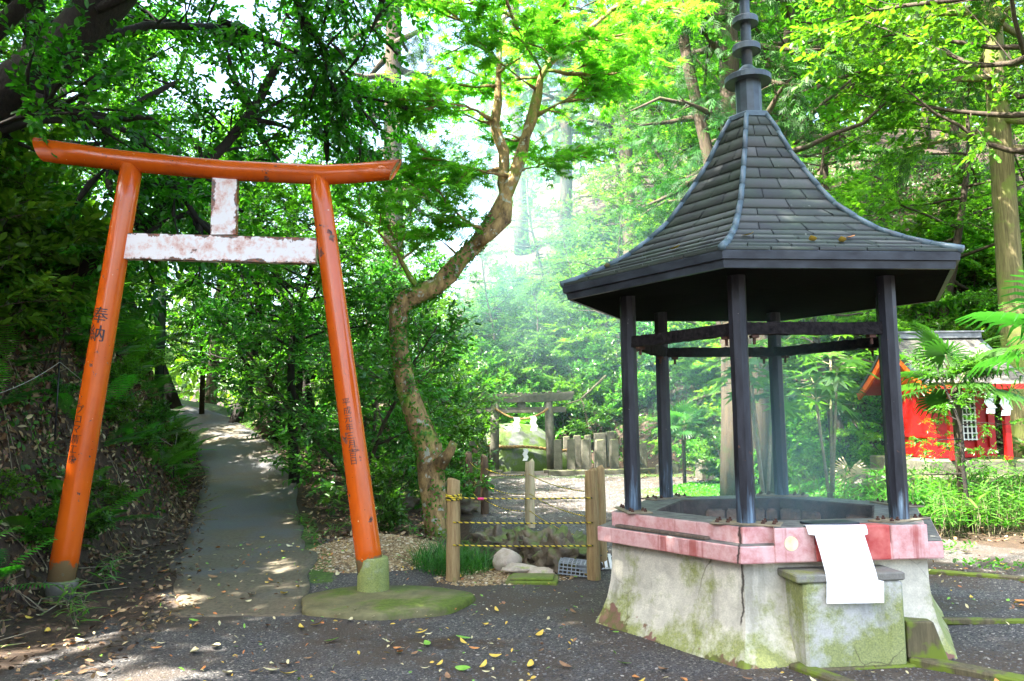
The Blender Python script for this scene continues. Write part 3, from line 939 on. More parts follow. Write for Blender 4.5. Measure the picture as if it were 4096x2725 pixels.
hexloft([(0.905, 0.8535), (0.885, 0.845), (0.882, 0.70), (0.87, 0.42), (0.05, 0.42)], False, True, 3).build("fire_pit", MAT['pit'], pav)
rng = random.Random(8)
m = MB()
for k_ in range(6):
    for row in range(2):
        t = 0.02
        while t < 0.95:
            w = rng.uniform(0.12, 0.24)
            a = hexa(0.872, 0, k_).lerp(hexa(0.872, 0, k_ + 1), t); b = hexa(0.872, 0, k_).lerp(hexa(0.872, 0, k_ + 1), min(t + w, 0.99))
            d = (b - a); mid = (a + b) / 2; inw = -mid.normalized() * rng.uniform(0.0, 0.02)
            if d.length > 0.05 and rng.random() < 0.86:
                zz = 0.55 + row * 0.155
                m.bar(Vector((a.x, a.y, zz)) + inw, Vector((b.x, b.y, zz)) + inw, 0.05, rng.uniform(0.11, 0.135), 0, 0.02)
            t += w + 0.02
m.build("pit_lining", MAT['pitbrick'], pav)
ash = MB()
ash.rock((0.05, 0.0, 0.43), (0.6, 0.55, 0.13), random.Random(3), 10, 0.3)
ash.build("ash_bed", MAT['ash'], pav, True)
# posts with flange plates
for k_ in range(6):
    r_, rz = 1.091, 0.852
    c = hexa(r_, 0, k_)
    a = YAW - PI / 2 + k_ * PI / 3
    rot = Matrix.Rotation(a, 3, 'Z')
    m = MB()
    m.lathe([(0.0655, rz + 0.012), (0.0655, 1.25), (0.063, 1.6), (0.0635, 2.0), (0.064, 2.56)], 8, (c.x, c.y, 0), a + PI / 8)
    po = m.build("post", MAT['post'], pav)
    fp = MB()
    fp.box((c.x, c.y, rz + 0.007), (0.20, 0.46, 0.012), rot, 0, 0.003)
    for s in (-1, 1):
        for q in (0.115, 0.185):
            for e_ in (-0.05, 0.05):
                bp = rot @ Vector((e_, s * q, 0)) + Vector((c.x, c.y, rz + 0.03))
                fp.lathe([(0.014, -0.024), (0.014, -0.006), (0.008, -0.005), (0.008, 0.008)], 6, bp, rng.uniform(0, 1), 1)
    fp.build("base_plate", [MAT['plate'], MAT['rust']], pav)
# beams, charred and irregular
for k_ in range(6):
    m = MB()
    a, b = hexa(1.075, 2.185, k_), hexa(1.075, 2.185, k_ + 1)
    nn = 22
    pts = [a.lerp(b, i / nn) for i in range(nn + 1)]
    d = (b - a).normalized(); sd = d.cross(Vector((0, 0, 1)))
    vs_ = []; fs = []
    for i, p in enumerate(pts):
        j = lambda: rng.uniform(-0.0045, 0.0045)
        for sx, sz in ((-1, -1), (1, -1), (1, 1), (-1, 1)):
            vs_.append(p + sd * (sx * 0.036 + j()) + Vector((0, 0, sz * 0.043 + j())))
    for i in range(nn):
        for q in range(4):
            w = (q + 1) % 4
            fs.append((i * 4 + q, i * 4 + w, i * 4 + 4 + w, i * 4 + 4 + q))
    m.add(vs_, fs)
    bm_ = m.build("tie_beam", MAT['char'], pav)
    # iron bracket under each end
    for p, s in ((a, 1), (b, -1)):
        br = MB()
        q = p + d * (0.11 * s)
        br.box((q.x, q.y, 2.130), (0.05, 0.05, 0.02), Matrix.Rotation(math.atan2(d.y, d.x), 3, 'Z'))
        br.lathe([(0.011, -0.045), (0.011, 0.0)], 6, (q.x, q.y, 2.120))
        br.build("bracket", MAT['rust'], bm_)
# roof
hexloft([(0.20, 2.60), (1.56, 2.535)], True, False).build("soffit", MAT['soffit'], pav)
hexloft([(1.545, 2.530), (1.578, 2.530), (1.588, 2.575), (1.588, 2.580), (1.612, 2.583), (1.622, 2.632), (1.615, 2.642), (1.50, 2.66)], False, False, 2).build("fascia", MAT['fascia'], pav)
PR = np.array([1.622, 1.465, 1.246, 1.06, 0.834, 0.745, 0.559, 0.484, 0.335, 0.25, 0.162])
PZ_ = np.array([2.642, 2.695, 2.79, 2.885, 3.06, 3.13, 3.375, 3.49, 3.72, 3.90, 4.05])
# resample by arc length
seg = np.hypot(np.diff(PR), np.diff(PZ_)); ARC = np.concatenate([[0], np.cumsum(seg)])
def prof(s):
    return float(np.interp(s, ARC, PR)), float(np.interp(s, ARC, PZ_))
AL = ARC[-1]
hexloft([(prof(AL * i / 30)[0] - 0.006, prof(AL * i / 30)[1] - 0.012) for i in range(31)], False, True).build("roof_deck", MAT['fascia'], pav)
NC = 17
rs = np.random.RandomState(3)
V, Q, T = [], [], []
for k_ in range(6):
    for c in range(NC):
        # courses get longer up the steep part
        s0 = AL * (c / NC); s1 = AL * ((c + 1.12) / NC)
        r0, z0 = prof(s0); r1, z1 = prof(min(s1, AL))
        nrm = np.array([z1 - z0, r0 - r1]); nrm = nrm / np.hypot(*nrm)     # (radial, up)
        lift = 0.017
        W = r0                                                             # hexagon edge length = radius
        nsh = max(2, int(round(W / 0.31)))
        offs = 0.5 if c % 2 else 0.0
        ts = sorted(set([0.0, 1.0] + [min(1, max(0, (i + offs) / nsh)) for i in range(nsh + 1)]))
        for a, b in zip(ts[:-1], ts[1:]):
            if b - a < 0.02: continue
            g = 0.004 / max(W, 0.2)
            a2, b2 = a + g, b - g
            for rr_, zz, li in ((r0, z0, lift), (r1, z1, 0.003)):
                pass
            lo = [hexa(r0, z0, k_).lerp(hexa(r0, z0, k_ + 1), t) for t in (a2, b2)]
            hi = [hexa(r1, z1, k_).lerp(hexa(r1, z1, k_ + 1), t) for t in (a2, b2)]
            am = YAW - PI / 2 + (k_ + 0.5) * PI / 3
            nv = Vector((math.cos(am) * nrm[0], math.sin(am) * nrm[0], nrm[1]))
            j = rs.uniform(-0.003, 0.003)
            base = len(V)
            V += [lo[0] + nv * (lift + j), lo[1] + nv * (lift + j), hi[1] + nv * 0.003, hi[0] + nv * 0.003, lo[0] - nv * 0.002, lo[1] - nv * 0.002]
            Q += [(base, base + 1, base + 2, base + 3), (base + 4, base + 5, base + 1, base)]
            tt = rs.rand()
            T += [tt, tt * 0.3]
mesh_np("roof", [tuple(v) for v in V], Q, MAT['shingle'], pav, T)
for k_ in range(6):
    m = MB()
    ns = 10
    for c in range(ns):
        sa, sb = AL * c / ns, AL * (c + 1.08) / ns
        pa = prof(sa); pb = prof(min(sb, AL)); 
        m.tube([hexa(pa[0] + 0.012, pa[1] + 0.012, k_), hexa(pb[0] + 0.008, pb[1] + 0.010, k_)], [0.0265 - 0.006 * c / ns, 0.0245 - 0.006 * c / ns], 10)
    m.build("ridge_cap", MAT['copper'], pav, True)
hexloft([(0.150, 4.035), (0.182, 4.045), (0.182, 4.080), (0.175, 4.088), (0.05, 4.10)], True, True).build("roof_cap", MAT['copper'], pav)
m = MB()
m.lathe([(0.106, 4.08), (0.106, 4.40)], 12, (0, 0, 0), YAW)
m.build("finial_neck", MAT['finial'], pav)
def disc(r, z, h, cone):
    m = MB()
    m.lathe([(r * 0.30, z + 0.006), (r * 0.94, z + 0.004), (r * 0.97, z), (r, z), (r, z + h), (r * 0.96, z + h + 0.006), (r * 0.5, z + h + cone * 0.45), (0.046, z + h + cone)], 32)
    o = m.build("finial_disc", MAT['finial'], pav)
    return o
disc(0.192, 4.385, 0.045, 0.105)
disc(0.117, 4.660, 0.048, 0.03)
disc(0.108, 4.905, 0.048, 0.03)
disc(0.098, 5.150, 0.046, 0.03)
disc(0.088, 5.380, 0.044, 0.03)
MB().lathe([(0.047, 4.40), (0.044, 4.95), (0.040, 5.4), (0.035, 5.6), (0.075, 5.66), (0.085, 5.72), (0.05, 5.80), (0.006, 5.88)], 14).build("finial_rod", MAT['finial'], pav, True)
# round faded sticker
am = YAW - PI / 2 + PI / 6
nv = Vector((math.cos(am), math.sin(am), 0)); tv = Vector((-math.sin(am), math.cos(am), 0))
pc_ = hexa(1.388, 0.755, 0).lerp(hexa(1.388, 0.755, 1), 0.245) + nv * 0.004
m = MB(); n_ = 24
m.add([pc_ + tv * (0.046 * math.cos(2 * PI * i / n_)) + Vector((0, 0, 0.046 * math.sin(2 * PI * i / n_))) for i in range(n_)]
      + [pc_ - nv * 0.006 + tv * (0.046 * math.cos(2 * PI * i / n_)) + Vector((0, 0, 0.046 * math.sin(2 * PI * i / n_))) for i in range(n_)],
      [tuple(range(n_)), *[(i, n_ + i, n_ + (i + 1) % n_, (i + 1) % n_) for i in range(n_)]])
m.build("sticker", MAT['sticker'], pav)

# concrete box in front, white sheet, boards, timbers
RZ = am + PI / 2
bx = empty("concrete_box", (2.105, 5.30, 0), "pale square concrete box with a green moss stain and stone lid against the pavilion base", "stone box", rotz=RZ)
MB().box((0, 0.0, 0.272), (0.655, 0.36, 0.525), None, 0, 0.018).build("body", MAT['boxconc'], bx)
MB().box((-0.02, 0.01, 0.562), (0.715, 0.40, 0.050), None, 0, 0.008).build("lid", MAT['greyconc'], bx)
m = MB()
P0 = [Vector((1.945, 5.225, 0.868)), Vector((2.345, 5.205, 0.868))]
rows = [((1.885, 5.300, 0.866), (2.266, 5.272, 0.866)), ((1.885, 5.252, 0.872), (2.265, 5.232, 0.872)), ((1.886, 5.230, 0.845), (2.264, 5.208, 0.845)), ((1.888, 5.218, 0.818), (2.262, 5.198, 0.818)),
        ((1.928, 5.212, 0.812), (2.236, 5.192, 0.812)), ((1.934, 5.160, 0.72), (2.240, 5.140, 0.72)), ((1.938, 5.095, 0.600), (2.248, 5.080, 0.600)),
        ((1.938, 5.082, 0.556), (2.250, 5.066, 0.556)), ((1.936, 5.076, 0.550), (2.282, 5.058, 0.550)), ((1.922, 5.058, 0.420), (2.268, 5.040, 0.426))]
vs_ = []
for a, b in rows:
    for i in range(9):
        t = i / 8
        p = Vector(a).lerp(Vector(b), t); p.y -= 0.002 * math.sin(t * PI)
        vs_.append(p)
nb = len(vs_)
vs_ += [p + Vector((0, 0.004, -0.003)) for p in vs_]
fs = []
for r_ in range(len(rows) - 1):
    for i in range(8):
        p = r_ * 9 + i
        fs.append((p, p + 9, p + 10, p + 1)); fs.append((nb + p, nb + p + 1, nb + p + 10, nb + p + 9))
sheet = m.add(vs_, fs).build("white_sheet", MAT['white'], None)
tag(sheet, "blank white sheet hanging from the pink rim down over the concrete box", "sheet")
md = sheet.modifiers.new("thick", 'SOLIDIFY'); md.thickness = 0.003
def lone(m, name, mat, label, cat, group=None, smooth=False, bevel=0.0):
    o = m.build(name, mat, None, smooth, bevel)
    # move the origin to the base of the thing
    zs = [v.co for v in o.data.vertices]
    c = Vector((sum(v.x for v in zs) / len(zs), sum(v.y for v in zs) / len(zs), min(v.z for v in zs)))
    o.data.transform(Matrix.Translation(-c)); o.location = c
    return tag(o, label, cat, group)
a, b = hexa(1.31, 0.757, 5).lerp(hexa(1.31, 0.757, 0), 0.10), hexa(1.31, 0.757, 5).lerp(hexa(1.31, 0.757, 0), 0.78)
o_ = Vector((PX_, PY_, 0))
lone(MB().bar(a + o_, b + o_, 0.055, 0.020, 0, 0.003), "wooden_slat", MAT['board_old'], "thin grey wooden slat lying on the lower pink step of the pavilion base", "slat")
lone(MB().box((2.11, 5.43, 0.862), (0.34, 0.17, 0.014), Matrix.Rotation(RZ + 0.1, 3, 'Z'), 0, 0.003), "slate_plate", MAT['fascia'], "dark flat slate plate on the rim beside the white sheet's top", "plate")
lone(MB().bar((1.75, 5.20, 0.005), (2.12, 4.45, 0.0), 0.11, 0.06, 0, 0.012), "mossy_timber", MAT['mossbeam'], "mossy timber running forward from the concrete box's left corner", "timber")
lone(MB().bar((1.80, 5.125, 0.000), (2.52, 5.19, 0.000), 0.10, 0.05, 0, 0.012), "mossy_timber", MAT['mossbeam'], "mossy timber lying crosswise under the front of the concrete box", "timber")
lone(MB().bar((2.50, 5.22, 0.02), (3.12, 4.65, 0.0), 0.13, 0.08, 0, 0.012), "mossy_timber", MAT['mossbeam'], "bright mossy timber running forward from the base's right corner", "timber")
m = MB()
m.add([(2.465, 5.19, 0.05), (2.70, 5.13, 0.02), (2.78, 5.34, 0.02), (2.49, 5.36, 0.05), (2.475, 5.20, 0.27), (2.63, 5.17, 0.275), (2.67, 5.32, 0.26), (2.49, 5.35, 0.27)],
      [(0, 3, 2, 1), (4, 5, 6, 7), (0, 1, 5, 4), (1, 2, 6, 5), (2, 3, 7, 6), (3, 0, 4, 7)])
lone(m, "mossy_block", MAT['mossbeam'], "mossy wedge shaped block beside the concrete box's right side", "block", bevel=0.01)
m = MB(); m.bar((3.15, 6.25, 0.02), (5.6, 5.9, 0.02), 0.06, 0.05, 0, 0.01)
lone(m, "edging_board", MAT['mossbeam'], "long low mossy edging board set in the gravel right of the pavilion", "edging")
m = MB(); m.bar((4.05, 8.3, 0.01), (5.6, 7.3, 0.01), 0.10, 0.05, 0, 0.01)
lone(m, "edging_board", MAT['mossbeam'], "short mossy edging board in the dirt farther right of the pavilion", "edging")
# ------------------------------------------------------------------ rope fence
FG = "log posts of the rope fence"
def log_post(x, y, h, r, mat, label, tilt=(0, 0)):
    rng_ = random.Random(int((x + 9) * 977 + y * 131))
    m = MB(); z0 = tz(x, y)
    pts, rad = [], []
    for i in range(9):
        t = i / 8
        pts.append((tilt[0] * t + rng_.uniform(-1, 1) * r * .07, tilt[1] * t + rng_.uniform(-1, 1) * r * .07, -0.15 + (h + 0.15) * t))
        rad.append(r * (1.06 - 0.08 * t + rng_.uniform(-.04, .04)))
    pts.append((tilt[0], tilt[1], h + 0.004)); rad.append(r * 0.90)
    m.tube(pts, rad, 14)
    o = m.build("fence_post", mat, None, True)
    o.location = (x, y, z0)
    return tag(o, label, "fence post", FG)
log_post(-0.62, 8.16, 0.985, 0.068, MAT['log'], "stout fence post with rope knotted round its top beside the grass tuft", (0.012, 0))
log_post(0.785, 8.08, 1.06, 0.066, MAT['log'], "stout brown fence post standing just left of the pink rimmed base", (-0.008, 0))
log_post(0.93, 8.75, 1.06, 0.066, MAT['log'], "brown fence post half hidden behind the one beside the pavilion base", (-0.008, 0))
log_post(0.235, 11.93, 0.95, 0.070, MAT['logpale'], "pale sunlit fence post standing alone in the gravel", (0.005, 0))
log_post(-0.49, 13.6, 0.95, 0.065, MAT['logdark'], "dark fence post nearest the pale one", (0, 0))
log_post(-0.88, 15.9, 0.95, 0.070, MAT['logdark'], "dark fence post middle one of the row behind the maple trunk", (0, 0))
log_post(-0.87, 18.1, 0.95, 0.070, MAT['logdark'], "dark fence post last of the row towards the stone torii", (0, 0))
def rope(pts, r, mat, label, name="rope", cat="rope", sag=0.03, group=None, n=8):
    m = MB(); full = []
    for a, b in zip(pts[:-1], pts[1:]):
        a, b = Vector(a), Vector(b)
        for i in range(n):
            t = i / n
            p = a.lerp(b, t); p.z -= sag * 4 * t * (1 - t)
            full.append(p)
    full.append(Vector(pts[-1]))
    m.tube(full, r, 8)
    return lone(m, name, mat, label, cat, group, True)
ys = 8.09
for z, word in ((0.815, "top"), (0.575, "middle"), (0.352, "lowest")):
    rope([(-0.61, 8.085, z), (0.775, 8.01, z - 0.01)], 0.007, MAT['ropey'], f"yellow and black rope, {word} of three between the two stout posts", sag=0.008, group="yellow ropes of the fence")
m = MB()
for i in range(3):
    m.tube([(-0.608 + 0.075 * math.cos(a * PI / 8), 8.16 + 0.075 * math.sin(a * PI / 8), 0.795 + 0.021 * i + 0.004 * math.sin(a)) for a in range(17)], 0.010, 8)
lone(m, "rope_knot", MAT['ropey'], "coil of yellow rope wound round the top of the grass side fence post", "rope", None, True)
lone(MB().tube([(-0.36, 8.075, 0.806), (-0.30, 8.07, 0.803)], 0.013, 10), "pink_tape", MAT['pinktape'], "pink tape wrapped round the top fence rope", "tape", None, True)
for z, word in ((0.80, "top"), (0.52, "middle"), (0.27, "lowest")):
    rope([(-0.85, 18.1, z), (-0.86, 15.9, z), (-0.48, 13.55, z), (0.23, 11.86, z), (0.92, 8.70, z)], 0.0065, MAT['ropey'], f"yellow and black rope, {word} of three running back past the pale post", sag=0.06, group="yellow ropes of the fence")

# ------------------------------------------------------------------ rocks along the channel
rng = random.Random(21)
def rock(x, y, s, mat, label, name="rock", cat="rock", group=None, dz=0.0, rough=0.3, n=22, rotz=0.0, crag=None):
    m = MB().rock((0, 0, 0), s, rng, n, rough, 0, (.8 if mat is MAT['rock'] else 0) if crag is None else crag)
    o = m.build(name, mat, None, True)
    o.location = (x, y, tz(x, y) + dz + s[2] * 0.35)
    o.rotation_euler = (rng.uniform(-.15, .15), rng.uniform(-.15, .15), rotz)
    return tag(o, label, cat, group)
RG = "rocks edging the channel"
rock(-0.22, 10.75, (0.55, 0.42, 0.30), MAT['rock'], "brown mossy rock at the far end of the channel edge", group=RG, rotz=.3)
rock(0.06, 9.95, (0.40, 0.34, 0.30), MAT['rock'], "brown mossy rock second from the far end of the channel edge", group=RG, rotz=.8)
rock(0.34, 9.25, (0.36, 0.32, 0.32), MAT['rock'], "dark hollowed rock above the round pale stone", group=RG, rotz=.2)
rock(0.56, 8.62, (0.34, 0.36, 0.35), MAT['rock'], "tall mossy rock at the near end of the channel beside the plastic crate", group=RG, rotz=.1, rough=.45)
rock(0.10, 8.95, (0.20, 0.15, 0.14), MAT['rock'], "small dark mossy rock left of the round pale stone", group=RG)
rock(-1.9, 13.2, (0.55, 0.5, 0.33), MAT['rock'], "dark mossy rock behind the orange gate's right leg", group=RG)
rock(-1.1, 13.6, (0.5, 0.45, 0.30), MAT['rock'], "dark mossy rock behind the maple trunk", group=RG)
rock(-1.5, 14.6, (0.6, 0.5, 0.35), MAT['rock'], "large dark rock deep in the shade behind the maple", group=RG)
rock(-0.075, 8.62, (0.155, 0.13, 0.14), MAT['palerock'], "round pale rock with a moss cap lying in the channel", dz=.04, rough=.15)
rock(0.06, 8.42, (0.20, 0.09, 0.05), MAT['palerock'], "flat pinkish stone in front of the round pale rock", dz=.04)
rock(0.27, 8.30, (0.16, 0.08, 0.05), MAT['palerock'], "small flat tan stone beside the mossy lid", dz=.02)
m = MB().box((0, 0, 0.0), (0.50, 0.33, 0.07), None, 0, 0.012).box((0, 0, 0.045), (0.42, 0.26, 0.02), None, 0, 0.008)
o = m.build("drain_cover", MAT['mosslid']); o.location = (0.17, 7.93, 0.02); o.rotation_euler = (0.02, 0, -0.12)
tag(o, "square bright green mossy concrete lid set in the gravel", "lid")
# grey plastic crate grate
m = MB()
W, D, H = 0.34, 0.17, 0.12
for i in range(9):
    x = -W / 2 + W * i / 8
    m.box((x, -D / 2, H / 2), (0.010, 0.008, H)); m.box((x, 0, H), (0.010, D, 0.008))
for z in (0.01, 0.045, 0.08, H - 0.003):
    m.box((0, -D / 2 - 0.002, z), (W, 0.008, 0.010))
for y in (-0.05, 0.0, 0.05, D / 2):
    m.box((0, y, H + 0.003), (W, 0.010, 0.008))
m.box((0, D / 2, H / 2), (W, 0.008, H)); m.box((-W / 2, 0, H / 2), (0.006, D, H)); m.box((W / 2, 0, H / 2), (0.006, D, H))
o = m.build("plastic_crate", MAT['plastic']); o.location = (0.62, 8.25, 0.03); o.rotation_euler = (0.1, 0.10, -0.18)
tag(o, "small grey plastic slotted crate tipped against the brown fence post", "crate")
m = MB()
for i in range(9):
    m.box((-0.2 + 0.05 * i, 0, 0.04), (0.030, 0.25, 0.012), Matrix.Rotation(0.5, 3, 'X'))
for y in (-0.10, 0.10):
    m.box((0, y * .87, 0.03 + y * 0.48), (0.46, 0.015, 0.012))
o = m.build("drain_grate", MAT['paper']); o.location = (1.12, 8.7, 0.03)
tag(o, "white slatted drain grate between the fence post and the pavilion base", "grate")

# ------------------------------------------------------------------ stone torii, boulder, stone posts
st = empty("stone_torii", (0.28, 25.5, 0.0), "small grey stone torii hung with a straw rope in front of the mossy boulder", "stone torii")
def sl(x, z, y=0): return Vector((x - 0.28, y, z))
for a, b in ((-0.62, -0.56), (1.22, 1.13)):
    MB().tube([sl(a, -0.1), sl((a + b) / 2, 1.1), sl(b, 2.26)], [0.155, 0.145, 0.135], 14).build("pillar", MAT['stonepost'], st, True)
    MB().box(sl(a, 0.03), (0.55, 0.5, 0.12), None, 0, 0.02).build("footing", MAT['stonepost'], st)
m = MB(); vs_ = []; N_ = 12
for i in range(N_ + 1):
    t = i / N_; x = -1.31 + 3.19 * t; c = abs(2 * t - 1) ** 2.4
    lift = 0.075 * c; over = 0.08 * (1 if t > .5 else -1) * (c if c > .9 else 0)
    zb, zt = 2.205 + lift, 2.47 + lift
    for dx, yy, zz in ((0, -0.14, zb), (0, 0.14, zb), (over, 0.19, zt - .05), (over, 0.19, zt), (over, -0.19, zt), (over, -0.19, zt - .05)):
        vs_.append(sl(x + dx, zz, yy))
fs = [(i * 6 + j, i * 6 + (j + 1) % 6, i * 6 + 6 + (j + 1) % 6, i * 6 + 6 + j) for i in range(N_) for j in range(6)] + [tuple(range(5, -1, -1)), tuple(range(N_ * 6, N_ * 6 + 6))]
m.add(vs_, fs).build("top_beam", MAT['stonepost'], st)
MB().box(sl(0.27, 1.965), (2.86, 0.13, 0.185), None, 0, 0.01).build("tie_beam", MAT['stonepost'], st)
MB().box(sl(0.28, 2.13), (0.26, 0.12, 0.15), None, 0, 0.01).build("centre_strut", MAT['stonepost'], st)
rng = random.Random(5)
pebs = []
for i in range(22):
    x = -1.05 + 2.6 * (i / 21) + rng.uniform(-.05, .05)
    c = abs(2 * (x + 1.31) / 3.19 - 1) ** 2.4
    s = rng.uniform(0.028, 0.05)
    m = MB().rock((0, 0, 0), (s * 1.25, s, s * .8), rng, 5, 0.2)
    o = m.build("pebble", MAT['rock'] if rng.random() < .6 else MAT['stonepost'], None, True)
    o.location = (x, 25.5 + rng.uniform(-.12, .0), 2.47 + .075 * c + s * .6)
    tag(o, "small pebble set on top of the stone torii's beam", "pebble", "pebbles lined up on the stone torii")
def twisted(pts, r, name, label, turns=9, n=10):
    """straw rope of two strands"""
    m = MB()
    P = [Vector(p) for p in pts]
    for s in (0, PI):
        q = []
        L = len(P) * n
        for i in range(len(P) - 1):
            for j in range(n):
                t = (i * n + j) / ((len(P) - 1) * n)
                p = P[i].lerp(P[i + 1], j / n)
                d = (P[i + 1] - P[i]).normalized(); x = d.cross(Vector((0, 1, 0.01))).normalized(); y = d.cross(x)
                a = s + turns * 2 * PI * t
                q.append(p + (x * math.cos(a) + y * math.sin(a)) * r * 0.55)
        m.tube(q, r * 0.72, 7)
    return lone(m, name, MAT['straw'], label, "straw rope", None, True)
cat_ = [(-0.56 + 1.70 * t, 25.33, 2.02 - 0.34 * 4 * t * (1 - t)) for t in [i / 10 for i in range(11)]]
twisted(cat_, 0.032, "straw_rope", "thin twisted straw rope sagging between the stone torii's pillars", 16, 8)
def shide(x, y, z, h, label, lean=0.0, rotz=0.0):
    m = MB(); w = h * 0.20; n = 4; zz = 0; xx = 0
    for i in range(n):
        dx = (w * 0.55) * (1 if i % 2 == 0 else -1) + lean * h / n
        a = [(xx - w, 0, zz), (xx + w, 0, zz), (xx + dx + w, -0.01 * i, zz - h / n), (xx + dx - w, -0.01 * i, zz - h / n)]
        a2 = [(p[0], p[1] + 0.006, p[2]) for p in a]
        m.add(a + a2, [(0, 3, 2, 1), (4, 5, 6, 7), (0, 1, 5, 4), (1, 2, 6, 5), (2, 3, 7, 6), (3, 0, 4, 7)])
        zz -= h / n; xx += dx * .6
    m.v = [(p[0], p[1], p[2] + h) for p in m.v]
    o = m.build("paper_streamer", MAT['paper'])
    o.location = (x, y, z - h); o.rotation_euler = (0, 0, rotz)
    return tag(o, label, "paper streamer", "white zigzag paper streamers")
shide(0.10, 25.28, 1.74, 0.46, "white zigzag paper streamer hanging left of the stone torii rope's middle")
shide(0.62, 25.28, 1.77, 0.46, "white zigzag paper streamer hanging right of the stone torii rope's middle", 0.1)
# the boulder
bl = MB(); n = 26; vs_ = []
ph = [random.Random(9 + i).uniform(0, 6) for i in range(6)]
for i in range(n + 1):
    th = PI * 0.62 * i / n
    for k_ in range(48):
        a = 2 * PI * k_ / 48
        d = Vector((math.sin(th) * math.cos(a), math.sin(th) * math.sin(a), math.cos(th)))
        rx = 1.45 if d.x < 0 else 1.75
        q = 1 + 0.05 * math.sin(3 * d.x + ph[0]) + 0.04 * math.sin(4 * d.z + 2 * d.y + ph[1]) + 0.018 * math.sin(9 * d.x + ph[2]) * math.sin(8 * d.z + ph[3])
        x, z = d.x * rx * q, d.z * 1.62 * q
        z = min(z, 1.58 - 0.12 * (x + 0.1) ** 2)
        x -= 0.12 * max(0, z)
        vs_.append((x, d.y * 1.35 * q, z))
fs = [(i * 48 + k_, (i + 1) * 48 + k_, (i + 1) * 48 + (k_ + 1) % 48, i * 48 + (k_ + 1) % 48) for i in range(n) for k_ in range(48)]
o = bumpy(bl.add(vs_, fs).build("boulder", MAT['boulder'], None, True), .05, 1.4, .02)
o.location = (0.25, 27.4, -0.05)
tag(o, "big rounded sacred boulder with green moss and a straw rope behind the stone torii", "boulder")
ring = []
for i in range(19):
    a = PI + PI * i / 18
    z = 0.80 - 0.20 * max(0, math.cos(a)) - 0.02 * math.sin(i)
    k_ = math.sqrt(max(0.05, 1 - (z / 1.62) ** 2))
    rx = 1.50 if math.cos(a) < 0 else 1.80
    ring.append((0.25 + rx * k_ * math.cos(a) * 1.03 - .12 * z, 27.4 + 1.41 * k_ * math.sin(a) * 1.03, z))
twisted(ring, 0.045, "straw_rope", "thick twisted straw rope tied round the mossy boulder", 17, 5)
shide(0.38, 25.97, 0.72, 0.38, "white zigzag paper streamer hanging at the front of the boulder's rope")
shide(1.30, 26.35, 0.66, 0.40, "white zigzag paper streamer lying against the boulder's sloping right side", 0.45)
SG = "stone posts of the fence round the boulder"
def stone_post(x, y, h, w, label):
    m = MB().box((0, 0, h / 2 - .05), (w, w, h + .1), None, 0, 0.015)
    m.v = [(p[0] * (1 + .1 * (1 - p[2] / h)), p[1], p[2] + .02 * p[0] / w) for p in m.v]
    o = m.build("stone_post", MAT['stonepost'])
    o.location = (x, y, tz(x, y)); o.rotation_euler = (0, 0, random.Random(x).uniform(-.15, .15))
    return tag(o, label, "stone post", SG)
ordn = ["first", "second", "third", "fourth", "fifth", "sixth", "seventh"]
for i, (x, y) in enumerate([(1.36, 24.5), (1.76, 24.52), (2.19, 24.5), (2.64, 24.6), (3.12, 24.9), (3.60, 25.1), (4.08, 25.4)]):
    stone_post(x, y, 1.06 - .01 * i, 0.235, f"short square stone post, {ordn[i]} to the right of the stone torii along the kerb")
for i, (x, w, h) in enumerate([(1.87, .22, 1.1), (2.25, .24, 1.12), (2.62, .20, 1.12), (3.04, .38, 1.18), (3.40, .26, 1.12)]):
    stone_post(x * .975, 27.5, h, w, f"mossy stone post, {ordn[i]} in the back row behind the kerb")
for i, (x, y) in enumerate([(-1.25, 25.2), (-1.0, 26.4)]):
    stone_post(x, y, 1.0, 0.24, f"mossy stone post left of the stone torii, {['nearer', 'farther'][i]} of two")
kb = MB(); kp = [(1.05, 23.95), (2.3, 24.1), (3.4, 24.3), (4.5, 24.75)]
for a, b in zip(kp[:-1], kp[1:]):
    kb.bar((a[0], a[1], 0.06), (b[0], b[1], 0.06), 0.30, 0.16, 0, 0.02)
lone(kb, "stone_kerb", MAT['stonepost'], "long low mossy stone kerb in front of the stone posts", "kerb")
for i, (x, y, s) in enumerate([(4.45, 24.3, .30), (4.75, 24.2, .36)]):
    o = MB().box((0, 0, s * .4), (s, s, s * .9), None, 0, .02).build("stone_block", MAT['stonepost']); o.location = (x, y, tz(x, y)); tag(o, f"squat stone block at the kerb's right end, {['smaller', 'larger'][i]} of two", "stone block")
for i, (x, y, w, h, r) in enumerate([(5.05, 21.0, .55, .55, .2), (5.65, 21.1, .42, .5, .5)]):
    o = MB().box((0, 0, h / 2 - .05), (w, w * .7, h + .1), None, 0, .04).build("stone_marker", MAT['stonepost']); o.location = (x, y, tz(x, y)); o.rotation_euler = (0, 0, r); tag(o, f"low greenish stone marker seen between the pavilion posts, {['wider', 'narrower'][i]} of two", "stone marker")

